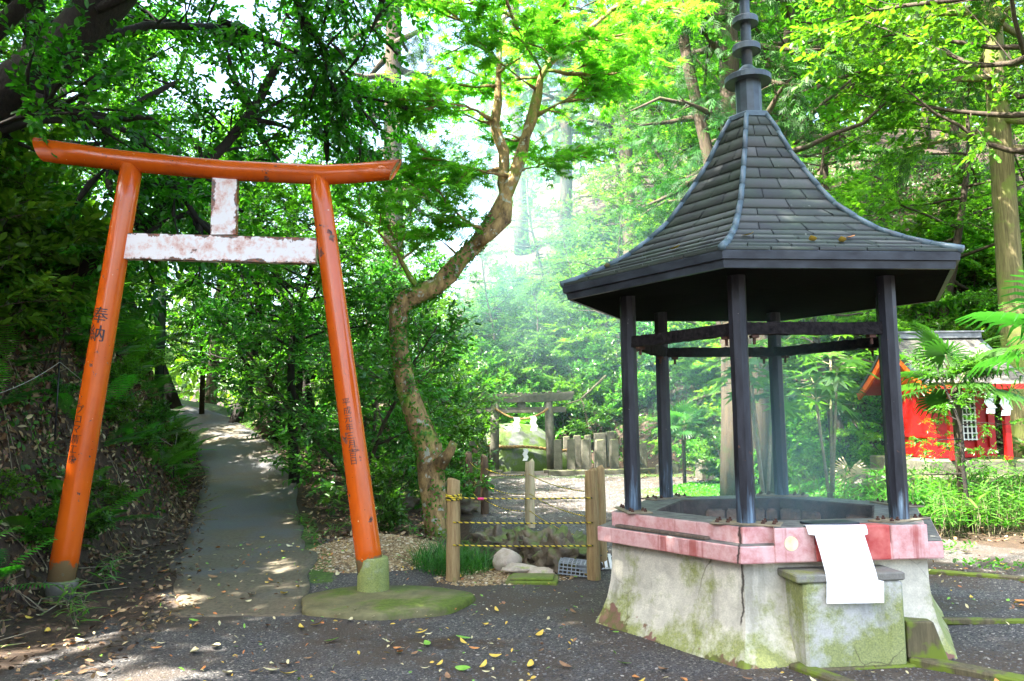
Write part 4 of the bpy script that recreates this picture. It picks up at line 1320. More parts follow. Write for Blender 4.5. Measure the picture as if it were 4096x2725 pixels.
# ------------------------------------------------------------------ red shrine
SH = (8.6, 16.0)
SZ = 0.62
sh = empty("red_shrine", (SH[0], SH[1], SZ), "small red wooden shrine with a pale shingled gable roof half hidden by palms", "shrine")
def q(x, y, z): return (x - SH[0], y - SH[1], z - SZ)
def wbox(x0, x1, y0, y1, z0, z1, name, mat, parent=None, bev=0.0):
    return MB().box(((x0 + x1) / 2 - SH[0], (y0 + y1) / 2 - SH[1], (z0 + z1) / 2 - SZ), (x1 - x0, y1 - y0, z1 - z0), None, 0, bev).build(name, mat, parent or sh)
wbox(7.6, 9.75, 14.75, 17.2, 0.30, 0.78, "stone_base", MAT['stonepost'], None, .03)
wbox(7.35, 9.95, 14.40, 17.35, 0.20, 0.50, "stone_step", MAT['stonepost'], None, .03)
wbox(7.98, 9.12, 15.30, 16.75, 0.82, 2.32, "body", MAT['redwall'])
for z0, z1 in ((0.80, 0.98), (1.18, 1.24), (2.02, 2.16)):
    wbox(7.94, 9.16, 15.26, 16.79, z0, z1, "rail", MAT['redwall'])
for x, y in ((7.99, 15.31), (9.11, 15.31), (7.99, 16.74), (9.11, 16.74), (8.42, 15.30), (8.86, 15.30)):
    wbox(x - .06, x + .06, y - .06, y + .06, 0.78, 2.30, "corner_post", MAT['redwall'])
# lattice window
wbox(8.47, 8.81, 15.255, 15.275, 1.12, 1.98, "window", MAT['dark'])
m = MB()
for i in range(5):
    m.box(q(8.48 + .08 * i, 15.245, 1.55), (0.020, 0.018, 0.86))
for i in range(8):
    m.box(q(8.64, 15.243, 1.14 + .118 * i), (0.36, 0.018, 0.022))
m.build("window_lattice", MAT['paper'], sh)
for x in (8.06, 9.08):
    wbox(x - .05, x + .05, 14.70, 14.80, 0.78, 2.12, "porch_post", MAT['redwall'])
wbox(7.98, 9.16, 14.69, 14.81, 2.02, 2.16, "porch_beam", MAT['redwall'])
# roof: concave slopes built of courses, with an overhang at the gables
prf = [(-1.55, 2.16), (-1.15, 2.36), (-.75, 2.60), (-.35, 2.89), (0.0, 3.14)]
V, Q, T = [], [], []
rs = np.random.RandomState(5)
for side in (-1, 1):
    NC = 11
    py_ = [p[0] for p in prf]; pz_ = [p[1] for p in prf]
    for c in range(NC):
        ya, yb = -1.55 + 1.55 * c / NC, -1.55 + 1.55 * min(1, (c + 1.15) / NC)
        za, zb = np.interp(ya, py_, pz_), np.interp(yb, py_, pz_)
        ext = 0.12 * (1 - c / NC)
        x0, x1 = 7.66 - ext, 9.36 + ext
        nsh = 7
        for i in range(-1, nsh + 1):
            a = max(0, (i + .5 * (c % 2)) / nsh); b = min(1, (i + 1 + .5 * (c % 2)) / nsh)
            if b - a < .02: continue
            xa, xb = x0 + (x1 - x0) * a + .003, x0 + (x1 - x0) * b - .003
            base = len(V)
            li = .022 + rs.uniform(-.003, .003)
            yy = (16 + side * -ya) if side > 0 else 16 + ya
            y2 = (16 - yb) if side > 0 else 16 + yb
            V += [q(xa, yy, za + li), q(xb, yy, za + li), q(xb, y2, zb + .004), q(xa, y2, zb + .004), q(xa, yy, za - .012), q(xb, yy, za - .012)]
            Q += [(base, base + 1, base + 2, base + 3), (base + 4, base + 5, base + 1, base)]
            tt = rs.rand(); T += [tt, tt]
mesh_np("roof", V, Q, MAT['shrineroof'], sh, T)
m = MB()
for side in (-1, 1):
    for (ya, za), (yb, zb) in zip(prf[:-1], prf[1:]):
        a = [q(7.62, 16 + side * -ya, za - .01), q(9.40, 16 + side * -ya, za - .01), q(9.40, 16 + side * -yb, zb - .01), q(7.62, 16 + side * -yb, zb - .01)]
        b = [(p[0], p[1], p[2] - .09) for p in a]
        m.add(a + b, [(0, 1, 2, 3), (7, 6, 5, 4), (0, 4, 5, 1), (1, 5, 6, 2), (2, 6, 7, 3), (3, 7, 4, 0)])
m.build("roof_underside", MAT['redwall'], sh)
for x in (7.60, 9.42):
    m = MB(); dk = MB()
    for side in (-1, 1):
        for (ya, za), (yb, zb) in zip(prf[:-1], prf[1:]):
            m.bar(q(x, 16 + side * -ya, za - .12), q(x, 16 + side * -yb, zb - .12), 0.05, 0.16)
            dk.bar(q(x, 16 + side * -ya, za - .02), q(x, 16 + side * -yb, zb - .02), 0.09, 0.06)
    m.build("bargeboard", MAT['redorange'], sh); dk.build("roof_edge", MAT['fascia'], sh)
MB().add([q(7.93, 15.2, 2.25), q(7.93, 16.85, 2.25), q(7.93, 16, 3.02), q(7.99, 15.2, 2.25), q(7.99, 16.85, 2.25), q(7.99, 16, 3.02)], [(0, 2, 1), (3, 4, 5), (0, 1, 4, 3), (1, 2, 5, 4), (2, 0, 3, 5)]).build("gable", MAT['redorange'], sh)
MB().bar(q(7.58, 16, 3.20), q(9.44, 16, 3.20), 0.17, 0.12, 0, .01).bar(q(7.54, 16, 3.275), q(9.48, 16, 3.275), 0.22, 0.03).build("ridge_cap", MAT['ridgecap'], sh)
shide(8.72, 14.66, 2.02, 0.40, "white zigzag paper streamer on the red shrine's porch, left one", 0.1)
shide(9.02, 14.66, 2.0, 0.42, "white zigzag paper streamer on the red shrine's porch, right one")
rng = random.Random(17)
WG = "stones of the low dry wall beside the red shrine"
wl = [("large tan", 6.95, 13.9, .42, .30), ("dark grey low", 6.12, 14.0, .28, .20), ("round brown", 6.50, 13.85, .24, .20), ("small pale upper", 6.42, 14.0, .16, .14), ("dark flat topmost", 6.15, 14.05, .32, .14), ("greenish upper", 6.75, 14.1, .22, .15)]
for i, (w, x, y, a, b) in enumerate(wl):
    o = rock(x, y, (a, .25, b), MAT['wallstone'], f"{w} stone of the low dry wall beside the red shrine", "wall_stone", "stone", WG, dz=.05 + (.30 if 'upper' in w or 'topmost' in w else 0), rough=.35, n=12)

# ------------------------------------------------------------------ along the path
def cyl_thing(x, y, h, r, mat, name, label, cat, group=None, tilt=(0, 0), deep=.3, n=12):
    m = MB(); m.tube([(0, 0, -deep), (tilt[0], tilt[1], h)], [r, r * .92], n)
    o = m.build(name, mat, None, True); o.location = (x, y, tz(x, y)); return tag(o, label, cat, group)
lp = empty("lamp_pole", (-7.55, 17.0, tz(-7.55, 17.0)), "tall dark green grey pole standing on the bank beside the path", "pole")
MB().tube([(0, 0, -.4), (0, 0, 2.2), (0.0, 0, 6.2)], [0.098, 0.092, 0.08], 16).build("shaft", MAT['polegrey'], lp, True)
MB().tube([(0.098, -.01, -.3), (0.098, -.01, 2.0), (.09, -.01, 5.5)], 0.014, 8).build("conduit", MAT['polegrey'], lp, True)
for z in (0.5, 1.55, 2.6):
    MB().lathe([(0.100, z), (0.100, z + .03)], 16).build("band", MAT['plastic'], lp, True)
stk = [(-5.15, 9.0, 1.05), (-5.75, 13.6, .75), (-6.55, 15.6, .70), (-7.2, 17.0, .6)]
for i, (x, y, h) in enumerate(stk):
    cyl_thing(x, y, h, 0.011, MAT['stake'], "stake", f"thin black stake on the bank holding a string, {['nearest the orange gate', 'second along the path', 'third along the path', 'farthest up the path'][i]}", "stake", "thin black stakes on the bank", (0.02, 0), .2, 6)
pts = [(-5.4, 5.9, tz(-5.4, 5.9) + .25), (-5.05, 7.6, tz(-5.05, 7.6) + .30)] + [(x + .02, y, tz(x, y) + h * .82) for x, y, h in stk[:3]]
rope(pts, 0.004, MAT['string'], "thin grey string strung along the foot of the bank between black stakes", "string", "string", .05)
m = MB(); m.tube([(-6.15, 20.2, 2.15), (-5.8, 19.4, 1.75), (-5.3, 18.4, 1.30), (-4.75, 17.5, .98), (-4.3, 16.9, .80)], [.085] * 5, 12)
lone(m, "drain_pipe", MAT['blackpipe'], "black curved drain pipe running down the slope among slender trees", "drain pipe", None, True)
m = MB(); m.tube([(-5.2, 20.0, 1.55), (-4.5, 18.4, 1.02)], .06, 12)
lone(m, "drain_pipe", MAT['whitepipe'], "short pale pipe lying beside the black drain pipe", "drain pipe", None, True)
rock(-5.25, 18.2, (0.62, 0.5, 0.45), MAT['rock'], "dark moss topped rock below the black drain pipe", dz=.1)
rock(-5.55, 19.4, (0.5, 0.4, 0.38), MAT['rock'], "dark rock at the upper end of the black drain pipe", dz=.1)
o = MB().box((0, 0, .55), (1.35, .2, 1.3), None, 0, .02).build("concrete_wall", MAT['wallconc']); o.location = (-12.4, 31, tz(-12.4, 31) + .1)
tag(o, "short grey concrete wall seen far back beyond the end of the path", "wall")
# bare pale branch by the stone torii
m = MB()
m.tube([(1.75, 26.2, 2.15), (2.2, 26.3, 2.28), (2.6, 26.4, 2.62), (3.0, 26.6, 2.98), (3.15, 26.9, 3.1)], [.018, .03, .036, .04, .045], 7)
m.tube([(2.25, 26.3, 2.30), (2.35, 26.2, 2.10), (2.30, 26.2, 1.95)], [.018, .014, .008], 6); m.tube([(2.6, 26.4, 2.62), (2.5, 26.3, 2.86)], [.016, .006], 6)
lone(m, "bare_branch", MAT['bark_pale'], "bare pale branch sticking out beside the stone torii's right end", "branch", None, True)
# ------------------------------------------------------------------ leaves
def tmpl(vs_, fs):
    return np.array(vs_, dtype=np.float64), np.array(fs, dtype=np.int32)
T_ELL = tmpl([(0, 0, 0), (-.21, .32, .045), (-.19, .68, .04), (0, 1, -.06), (.19, .68, .04), (.21, .32, .045)], [(0, 3, 2, 1), (0, 5, 4, 3)])
T_WIDE = tmpl([(0, 0, 0), (-.26, .32, .05), (-.22, .70, .04), (0, 1, -.08), (.22, .70, .04), (.26, .32, .05)], [(0, 3, 2, 1), (0, 5, 4, 3)])
T_BLADE = tmpl([(-.035, 0, 0), (.035, 0, 0), (-.06, .35, .0), (.06, .35, .0), (-.05, .70, -.07), (.05, .70, -.07), (-.006, 1, -.20), (.006, 1, -.20)],
               [(0, 1, 3, 2), (2, 3, 5, 4), (4, 5, 7, 6)])
T_GRASS = tmpl([(-.012, 0, 0), (.012, 0, 0), (-.012, .4, -.03), (.012, .4, -.03), (-.009, .75, -.16), (.009, .75, -.16), (-.002, 1, -.36), (.002, 1, -.36)],
               [(0, 1, 3, 2), (2, 3, 5, 4), (4, 5, 7, 6)])
def star(lobes, valley=0.30, w=1.0):
    """palmate leaf of pointed lobes; stalk at the origin"""
    c = np.array([0, .30, 0.02]); vs_ = [tuple(c)]; fs = []
    val = []
    A = [l[0] for l in lobes]
    mids = [A[0] - (A[1] - A[0]) * .5] + [(a + b) / 2 for a, b in zip(A[:-1], A[1:])] + [A[-1] + (A[-1] - A[-2]) * .5]
    for a in mids:
        val.append(len(vs_)); vs_.append((math.sin(a) * valley, .30 + math.cos(a) * valley, 0.03))
    for i, (a, L) in enumerate(lobes):
        t = len(vs_); vs_.append((math.sin(a) * L, .30 + math.cos(a) * L, -0.06))
        fs.append((0, val[i + 1], t, val[i]))
    return tmpl(vs_, fs)
T_MAPLE = star([(R(-128), .36), (R(-84), .56), (R(-42), .68), (0, .72), (R(42), .68), (R(84), .56), (R(128), .36)], .20)
T_PALMATE = star([(R(-140), .55), (R(-105), .66), (R(-70), .72), (R(-35), .76), (0, .78), (R(35), .76), (R(70), .72), (R(105), .66), (R(140), .55)], .30)
def needle():
    vs_, fs = [], []
    for y0, s, a in ((0, -1, .7), (.0, 1, .7), (.22, -1, .6), (.22, 1, .6), (.45, -1, .5), (.45, 1, .5), (.6, 0, 0)):
        b = len(vs_); L = .42 if s else .45
        dx, dy = s * L * math.sin(a), L * math.cos(a)
        w = .035
        vs_ += [(0 - w * math.cos(a), y0, 0), (0 + w * math.cos(a), y0 + .01, 0), (dx + w * .4, y0 + dy, -.08), (dx - w * .4, y0 + dy, -.08)]
        fs.append((b, b + 1, b + 2, b + 3))
    return tmpl(vs_, fs)
T_NEEDLE = needle()
def fan(nb=26, arc=R(300)):
    """fan palm leaf: radiating folded blades"""
    vs_, fs = [], []
    for i in range(nb):
        a = -arc / 2 + arc * i / (nb - 1); L = 1.0 - .18 * abs(a) / (arc / 2)
        s, c = math.sin(a), math.cos(a); w = .042
        b = len(vs_)
        for r_, ww, z in ((.05, .010, 0), (.45, w, .0), (.78, w * .6, -.05), (L, .004, -.20)):
            vs_ += [(s * r_ - c * ww, c * r_ + s * ww, z + .015), (s * r_ + c * ww, c * r_ - s * ww, z - .005)]
        for j in range(3):
            fs.append((b + 2 * j, b + 2 * j + 1, b + 2 * j + 3, b + 2 * j + 2))
    return tmpl(vs_, fs)
T_FAN = fan()
def frond(np_=18):
    vs_, fs = [], []
    for i in range(np_):
        y = .10 + .88 * i / np_; L = .24 * math.sin(PI * (0.12 + .86 * (1 - i / np_))) + .02; z = -.28 * y * y + .10 * y
        for s in (-1, 1):
            b = len(vs_)
            vs_ += [(0, y - .013, z), (0, y + .013, z), (s * L * .6, y + .050, z - .02), (s * L * .6, y + .026, z - .02)]
            fs.append((b, b + 1, b + 2, b + 3))
            vs_ += [(s * L, y + .06, z - .05)] * 2
            fs.append((b + 3, b + 2, b + 4, b + 5))
    return tmpl(vs_, fs)
T_FROND = frond()

def leaf_arrays(T, pos, along, normal, L):
    tv, tf = T
    y = along / np.maximum(np.linalg.norm(along, axis=1, keepdims=True), 1e-9)
    z = normal - y * (normal * y).sum(1, keepdims=True)
    z = z / np.maximum(np.linalg.norm(z, axis=1, keepdims=True), 1e-9)
    x = np.cross(y, z)
    L = np.broadcast_to(np.asarray(L, dtype=float), (len(pos),))[:, None, None]
    V = pos[:, None, :] + L * (tv[None, :, 0:1] * x[:, None, :] + tv[None, :, 1:2] * y[:, None, :] + tv[None, :, 2:3] * z[:, None, :])
    Q = tf[None] + (np.arange(len(pos)) * len(tv))[:, None, None]
    return V.reshape(-1, 3), Q.reshape(-1, 4)
def leaf_obj(name, T, pos, along, normal, L, mat, parent, rs, tint=None):
    V, Q = leaf_arrays(T, pos, along, normal, L)
    t = rs.rand(len(pos)) if tint is None else tint
    return mesh_np(name, V, Q, mat, parent, np.repeat(t, len(T[1])))

def unit(a):
    return a / np.maximum(np.linalg.norm(a, axis=-1, keepdims=True), 1e-9)
def sprays(rs, P, D, L, nleaf, leafL, out=0.9, flat=0.55, jitter=0.35, droop=0.15):
    """leaves set alternately along twigs (P start, D direction, L length)"""
    n = len(P)
    s = (np.arange(nleaf) + 0.5) / nleaf * 0.85 + 0.15
    side = np.where(np.arange(nleaf) % 2 == 0, 1.0, -1.0)
    D = unit(D)
    up = np.array([0, 0, 1.0]) + rs.normal(0, flat * .6, (n, 3))
    lat = unit(np.cross(D, up))
    pos = P[:, None, :] + D[:, None, :] * (L[:, None, None] * s[None, :, None])
    along = D[:, None, :] * (0.45 + 0.5 * s[None, :, None]) + lat[:, None, :] * side[None, :, None] * out * (1.15 - .6 * s[None, :, None])
    along = along + rs.normal(0, jitter, along.shape); along[..., 2] -= droop
    nrm = np.broadcast_to(up[:, None, :], along.shape) + rs.normal(0, jitter, along.shape)
    LL = leafL * rs.uniform(0.65, 1.15, (n, nleaf))
    return pos.reshape(-1, 3), along.reshape(-1, 3), nrm.reshape(-1, 3), LL.ravel()

def curve_pts(rs, p, d, L, n, wander, lift):
    pts = [np.array(p, float)]; d = np.array(d, float)
    for i in range(n):
        d = d + rs.normal(0, wander, 3); d[2] += lift
        d /= np.linalg.norm(d)
        pts.append(pts[-1] + d * L / n)
    return pts
def make_plant(name, label, cat, rs, H=8.0, r0=0.16, base=0.3, spread=3.0, nlimb=12, nsub=5, ntwig=4, nleaf=12, leafL=0.10, T=T_ELL, leafmat='evergreen', barkmat='bark_dark',
               stems=1, rise=0.45, lift=0.05, twigL=0.45, group=None, crownname="crown", trunkname="trunk", lean=(0, 0), wob=0.10, flat=.55, droop=.15, layered=False, shape=None, top=1.0, taper=.80):
    root = empty(name, (0, 0, 0), label, cat, group)
    wood = MB(); P, D, L = [], [], []
    for st_ in range(stems):
        if stems == 1:
            d0 = np.array([lean[0], lean[1], 1.0])
            o0 = np.array([0, 0, -0.25]); Hs = H; rr0 = r0
        else:
            a = 2 * PI * st_ / stems + rs.uniform(-.5, .5); t = rs.uniform(.15, .5)
            d0 = np.array([math.cos(a) * t, math.sin(a) * t, 1.0]); o0 = np.array([math.cos(a) * .08, math.sin(a) * .08, -.15]); Hs = H * rs.uniform(.7, 1.0); rr0 = r0 * rs.uniform(.6, 1)
        nT = 10
        tp = curve_pts(rs, o0, d0, Hs, nT, wob, 0.03)
        tr = [rr0 * (1.25 if i == 0 else 1) * (1 - taper * i / nT) for i in range(nT + 1)]
        wood.tube([tuple(p) for p in tp], tr, 9)
        nl = max(3, nlimb // stems)
        for j in range(nl):
            t = base + (top - base) * ((j + rs.uniform(0, .9)) / nl)
            t = min(t, .985); f = t * nT; i0 = int(f)
            p0 = tp[i0] + (tp[min(i0 + 1, nT)] - tp[i0]) * (f - i0)
            az = j * 2.399 + rs.uniform(-.5, .5)
            u = (t - base) / max(1e-3, 1 - base)
            reach = spread * ((0.55 + .45 * math.sin(PI * min(1, u + .25))) if shape is None else shape(u)) * rs.uniform(.7, 1.1)
            el = rise * (0.4 + .9 * u)
            d = np.array([math.cos(az), math.sin(az), el])
            lp_ = curve_pts(rs, p0, d, reach, 6, .16, lift - (.05 if layered else 0))
            lr = tr[i0] * .5
            wood.tube([tuple(p) for p in lp_], [max(.006, lr * (1 - .85 * i / 6)) for i in range(7)], 6)
            for m_ in range(nsub):
                fs_ = (0.25 + .75 * (m_ + rs.uniform(0, 1)) / nsub) * 6; k0 = min(5, int(fs_))
                q0 = lp_[k0] + (lp_[k0 + 1] - lp_[k0]) * (fs_ - k0)
                dd = unit(lp_[k0 + 1] - lp_[k0]) + rs.normal(0, .65, 3) * (np.array([1, 1, .25]) if layered else np.array([1, 1, .7]))
                sL = reach * rs.uniform(.22, .42)
                sp = curve_pts(rs, q0, unit(dd), sL, 3, .2, .02)
                wood.tube([tuple(p) for p in sp], [max(.004, lr * .22), .006, .005, .003], 4, False)
                for w_ in range(ntwig):
                    fq = rs.uniform(.15, 1) * 3; kq = min(2, int(fq))
                    w0 = sp[kq] + (sp[kq + 1] - sp[kq]) * (fq - kq)
                    wd = unit(sp[kq + 1] - sp[kq]) + rs.normal(0, .75, 3) * (np.array([1, 1, .2]) if layered else np.array([1, 1, .6]))
                    P.append(w0); D.append(wd); L.append(twigL * rs.uniform(.6, 1.3))
    P = np.array(P); D = unit(np.array(D)); L = np.array(L)
    wood.build(trunkname, MAT[barkmat], root, True)
    pos, al, nr, LL = sprays(rs, P, D, L, nleaf, leafL, flat=flat, droop=droop)
    leaf_obj(crownname, T, pos, al, nr, LL, MAT[leafmat], root, rs)
    return root

_first = {}
def place(key, x, y, scale=1.0, rot=None, label=None, group=None, dz=0.0, cat=None):
    proto = PROTO[key]
    rot = RND.uniform(0, 6.28) if rot is None else rot
    loc_ = (x, y, tz(x, y) + dz)
    if key not in _first:
        _first[key] = True
        proto.location = loc_; proto.rotation_euler = (0, 0, rot); proto.scale = (scale,) * 3 if isinstance(scale, (int, float)) else scale
        if label: proto["label"] = label
        if group: proto["group"] = group
        if cat: proto["category"] = cat
        return proto
    return copy_thing(proto, loc_, rot, scale, label, group, cat)
RND = random.Random(77)
rs = np.random.RandomState(101)
PROTO = {}
PROTO['ever_a'] = make_plant("evergreen_tree", "evergreen", "tree", rs, 8.5, .17, .22, 3.1, 24, 7, 7, 12, .10, T_WIDE, 'evergreen', 'bark_dark', twigL=.5, lean=(.1, 0))
PROTO['ever_b'] = make_plant("evergreen_tree", "evergreen", "tree", rs, 7.5, .14, .18, 2.7, 24, 7, 7, 12, .10, T_ELL, 'evergreen', 'bark_dark', twigL=.45, lean=(-.08, .1), wob=.14)
PROTO['canopy'] = make_plant("evergreen_tree", "evergreen", "tree", rs, 11.0, .22, .50, 4.6, 26, 7, 7, 15, .15, T_WIDE, 'evergreen', 'bark_dark', twigL=.6, rise=.3)
PROTO['canopy_b'] = make_plant("high_crowned_tree", "tall", "tree", rs, 11.0, .19, .50, 4.0, 24, 7, 7, 13, .12, T_WIDE, 'bright', 'bark_brown', twigL=.55, rise=.3, wob=.04)
PROTO['under'] = make_plant("understorey_tree", "understorey", "tree", rs, 4.6, .055, .10, 1.7, 22, 6, 5, 11, .115, T_ELL, 'shrub', 'bark_brown', stems=2, twigL=.42)
PROTO['slender'] = make_plant("slender_tree", "slender", "tree", rs, 5.2, .075, .34, 2.0, 11, 5, 5, 10, .095, T_ELL, 'evergreen', 'bark_dark', twigL=.4, layered=True, lean=(.15, 0), wob=.13, lift=.0)
PROTO['forest_a'] = make_plant("broadleaf_tree", "broadleaf", "tree", rs, 12.5, .18, .20, 3.6, 26, 6, 6, 12, .135, T_WIDE, 'bright', 'bark_brown', twigL=.7)
PROTO['forest_b'] = make_plant("broadleaf_tree", "broadleaf", "tree", rs, 10.0, .13, .16, 3.2, 24, 6, 6, 12, .125, T_ELL, 'bright', 'bark_brown', twigL=.7, layered=True, lift=0)
PROTO['acer'] = make_plant("green_maple", "maple", "tree", rs, 8.5, .14, .22, 3.6, 17, 6, 6, 12, .13, T_MAPLE, 'maple', 'bark_brown', twigL=.55, layered=True, lift=-.01, rise=.3, droop=.05)
PROTO['cedar'] = make_plant("cedar_tree", "cedar", "tree", rs, 22.0, .36, .36, 2.6, 40, 5, 4, 9, .34, T_NEEDLE, 'cedar', 'bark_cedar', twigL=.8, rise=-.05, lift=-.04, wob=.012, droop=.5, shape=lambda u: 1.05 - .75 * u, taper=.62)
PROTO['shrub_a'] = make_plant("leafy_shrub", "shrub", "shrub", rs, 1.7, .022, .12, .75, 15, 4, 4, 8, .125, T_ELL, 'shrub', 'bark_brown', stems=5, twigL=.28, crownname="foliage", trunkname="stem")
PROTO['shrub_b'] = make_plant("leafy_shrub", "shrub", "shrub", rs, 1.25, .016, .10, .65, 15, 4, 4, 9, .10, T_WIDE, 'bright', 'bark_brown', stems=5, twigL=.26, crownname="foliage", trunkname="stem")
PROTO['shrub_c'] = make_plant("leafy_shrub", "shrub", "shrub", rs, 2.4, .028, .15, 1.0, 15, 5, 4, 9, .15, T_ELL, 'bright', 'bark_brown', stems=3, twigL=.36, crownname="foliage", trunkname="stem", layered=True)

def make_palm(H=2.2, nf=16, FL=0.62, label="palm"):
    root = empty("fan_palm", (0, 0, 0), label, "palm")
    m = MB(); m.tube([(0, 0, -.2), (.02, 0, H * .5), (0, 0.02, H)], [.075, .07, .085], 10)
    m.build("trunk", MAT['bark_brown'], root, True)
    pos, al, nr, LL = [], [], [], []
    stk_ = MB()
    for i in range(nf):
        az = i * 2.399; el = 1.15 - 1.5 * i / nf + rs.uniform(-.1, .1)
        d = np.array([math.cos(az) * math.cos(el), math.sin(az) * math.cos(el), math.sin(el)])
        L = rs.uniform(.45, .75)
        tip = np.array([0, 0, H]) + d * L
        stk_.tube([(0, 0, H - .03), tuple((np.array([0, 0, H]) + tip) / 2 + np.array([0, 0, .03])), tuple(tip)], [.012, .009, .008], 5)
        out = d + np.array([0, 0, -.25]); pos.append(tip); al.append(out)
        nr.append(np.array([-math.cos(az) * math.sin(el), -math.sin(az) * math.sin(el), math.cos(el)]) + np.array([math.cos(az), math.sin(az), 0]) * .25); LL.append(FL * rs.uniform(.85, 1.15))
    stk_.build("stalk", MAT['palm'] if False else MAT['bark_pale'], root, True)
    leaf_obj("crown", T_FAN, np.array(pos), np.array(al), np.array(nr), np.array(LL), MAT['palm'], root, rs)
    return root
PROTO['palm'] = make_palm()
def make_rosette(name, cat, T, n, L, mat, el0, el1, h=0.0, part="foliage", stemh=None):
    root = empty(name, (0, 0, 0), name, cat)
    az = np.arange(n) * 2.399 + rs.uniform(-.3, .3, n); el = rs.uniform(el0, el1, n)
    al = np.stack([np.cos(az) * np.cos(el), np.sin(az) * np.cos(el), np.sin(el)], 1)
    nr = np.stack([-np.cos(az) * np.sin(el), -np.sin(az) * np.sin(el), np.cos(el)], 1)
    pos = al * 0.02 + np.array([0, 0, h])
    m = MB(); m.tube([(0, 0, -.1), (0, 0, max(.04, h))], [.02, .012], 6)
    m.build("stem", MAT['bark_brown'], root, True)
    leaf_obj(part, T, pos, al, nr, L * rs.uniform(.7, 1.15, n), MAT[mat], root, rs)
    return root
PROTO['fern'] = make_rosette("fern", "fern", T_FROND, 9, .50, 'fern', .25, .95, 0, "foliage")
PROTO['fatsia'] = None
def make_fatsia():
    root = empty("fatsia_shrub", (0, 0, 0), "fatsia", "shrub")
    m = MB(); pos, al, nr, LL = [], [], [], []
    for s in range(4):
        a = s * 1.7; top = np.array([math.cos(a) * .25, math.sin(a) * .25, 1.9 + .25 * s])
        m.tube([(0, 0, -.1), tuple(top * np.array([.5, .5, .5])), tuple(top)], [.03, .022, .018], 7)
        for i in range(9):
            az = i * 2.399 + s; el = .75 - .13 * i
            d = np.array([math.cos(az) * math.cos(el), math.sin(az) * math.cos(el), math.sin(el)])
            L = rs.uniform(.25, .42); tip = top + d * L
            m.tube([tuple(top), tuple(tip)], [.008, .006], 5)
            pos.append(tip); al.append(d + np.array([0, 0, -.6])); nr.append(np.array([d[0] * .5, d[1] * .5, 1])); LL.append(rs.uniform(.36, .5))
    m.build("stem", MAT['bark_pale'], root, True)
    leaf_obj("foliage", T_PALMATE, np.array(pos), np.array(al), np.array(nr), np.array(LL), MAT['shrub'], root, rs)
    return root
PROTO['fatsia'] = make_fatsia()
def make_sasa(nst=15, H=.75, spread=.5, L=.30):
    root = empty("bamboo_grass", (0, 0, 0), "sasa", "bamboo grass")
    m = MB(); pos, al, nr, LL = [], [], [], []
    for s in range(nst):
        a = rs.uniform(0, 6.28); r_ = spread * math.sqrt(rs.rand())
        b = np.array([math.cos(a) * r_, math.sin(a) * r_, -.05]); h = H * rs.uniform(.5, 1.1)
        t = b + np.array([rs.normal(0, .10), rs.normal(0, .10), h])
        m.tube([tuple(b), tuple((b + t) / 2 + rs.normal(0, .02, 3)), tuple(t)], [.005, .004, .003], 4, False)
        for i in range(7):
            f = .45 + .55 * i / 6; p = b + (t - b) * f
            az = i * 2.6 + s; el = rs.uniform(-.2, .7)
            pos.append(p); al.append(np.array([math.cos(az) * math.cos(el), math.sin(az) * math.cos(el), math.sin(el)])); nr.append(np.array([rs.normal(0, .25), rs.normal(0, .25), 1])); LL.append(L * rs.uniform(.7, 1.2))
    m.build("stem", MAT['bark_pale'], root)
    leaf_obj("foliage", T_BLADE, np.array(pos), np.array(al), np.array(nr), np.array(LL), MAT['sasa'], root, rs)
    return root
PROTO['sasa'] = make_sasa()
PROTO['sprout'] = make_sasa(3, .32, .08, .20)

# ------------------------------------------------------------------ the maple with the bent trunk
mp = empty("bent_maple", (-1.04, 11.0, tz(-1.04, 11.0)), "maple with an elbowed lichen covered trunk and bright green leaves between gate and pavilion", "maple tree")
def ml(x, z, y=11.0): return np.array([x + 1.04, y - 11.0, z - mp.location.z])
wood = MB()
wood.tube([tuple(ml(*p)) for p in [(-1.04, -.15), (-1.07, .3), (-1.12, .8), (-1.16, 1.23), (-1.33, 1.65), (-1.47, 2.05), (-1.55, 2.5), (-1.585, 2.86), (-1.575, 3.12), (-1.46, 3.30), (-1.25, 3.38), (-1.05, 3.46), (-.88, 3.62), (-.70, 3.85), (-.52, 4.02), (-.36, 4.22), (-.22, 4.45), (-.08, 4.72), (.06, 5.02), (.16, 5.35), (.24, 5.6), (.32, 5.9), (.40, 6.2), (.46, 6.5), (.62, 6.75), (.95, 7.0), (1.35, 7.35), (1.75, 7.7), (2.2, 8.0)]],
          [v * .80 for v in (.20, .20, .215, .225, .20, .18, .165, .155, .165, .175, .165, .155, .15, .15, .15, .145, .135, .125, .115, .105, .100, .092, .085, .08, .072, .066, .06, .05, .03)], 16)
wood.tube([tuple(ml(*p)) for p in [(-.50, 4.03, 10.92), (-.28, 4.18, 10.9), (-.10, 4.40, 10.92), (-.04, 4.66, 10.98), (-.10, 4.95, 11.05), (-.07, 5.2, 11.08), (-.08, 5.42, 11.1), (-.16, 5.62, 11.1), (-.22, 5.85, 11.1), (-.17, 6.15, 11.1), (-.15, 6.6, 11.15), (-.13, 7.1, 11.2), (-.02, 7.8, 11.3)]],
          [.08, .095, .095, .09, .08, .075, .08, .07, .06, .055, .048, .036, .02], 12)
wood.tube([tuple(ml(*p)) for p in [(-1.0, 1.0, 10.85), (-.86, 1.18, 10.8), (-.80, 1.30, 10.8)]], [.10, .07, .05], 9)
branch_tips = []
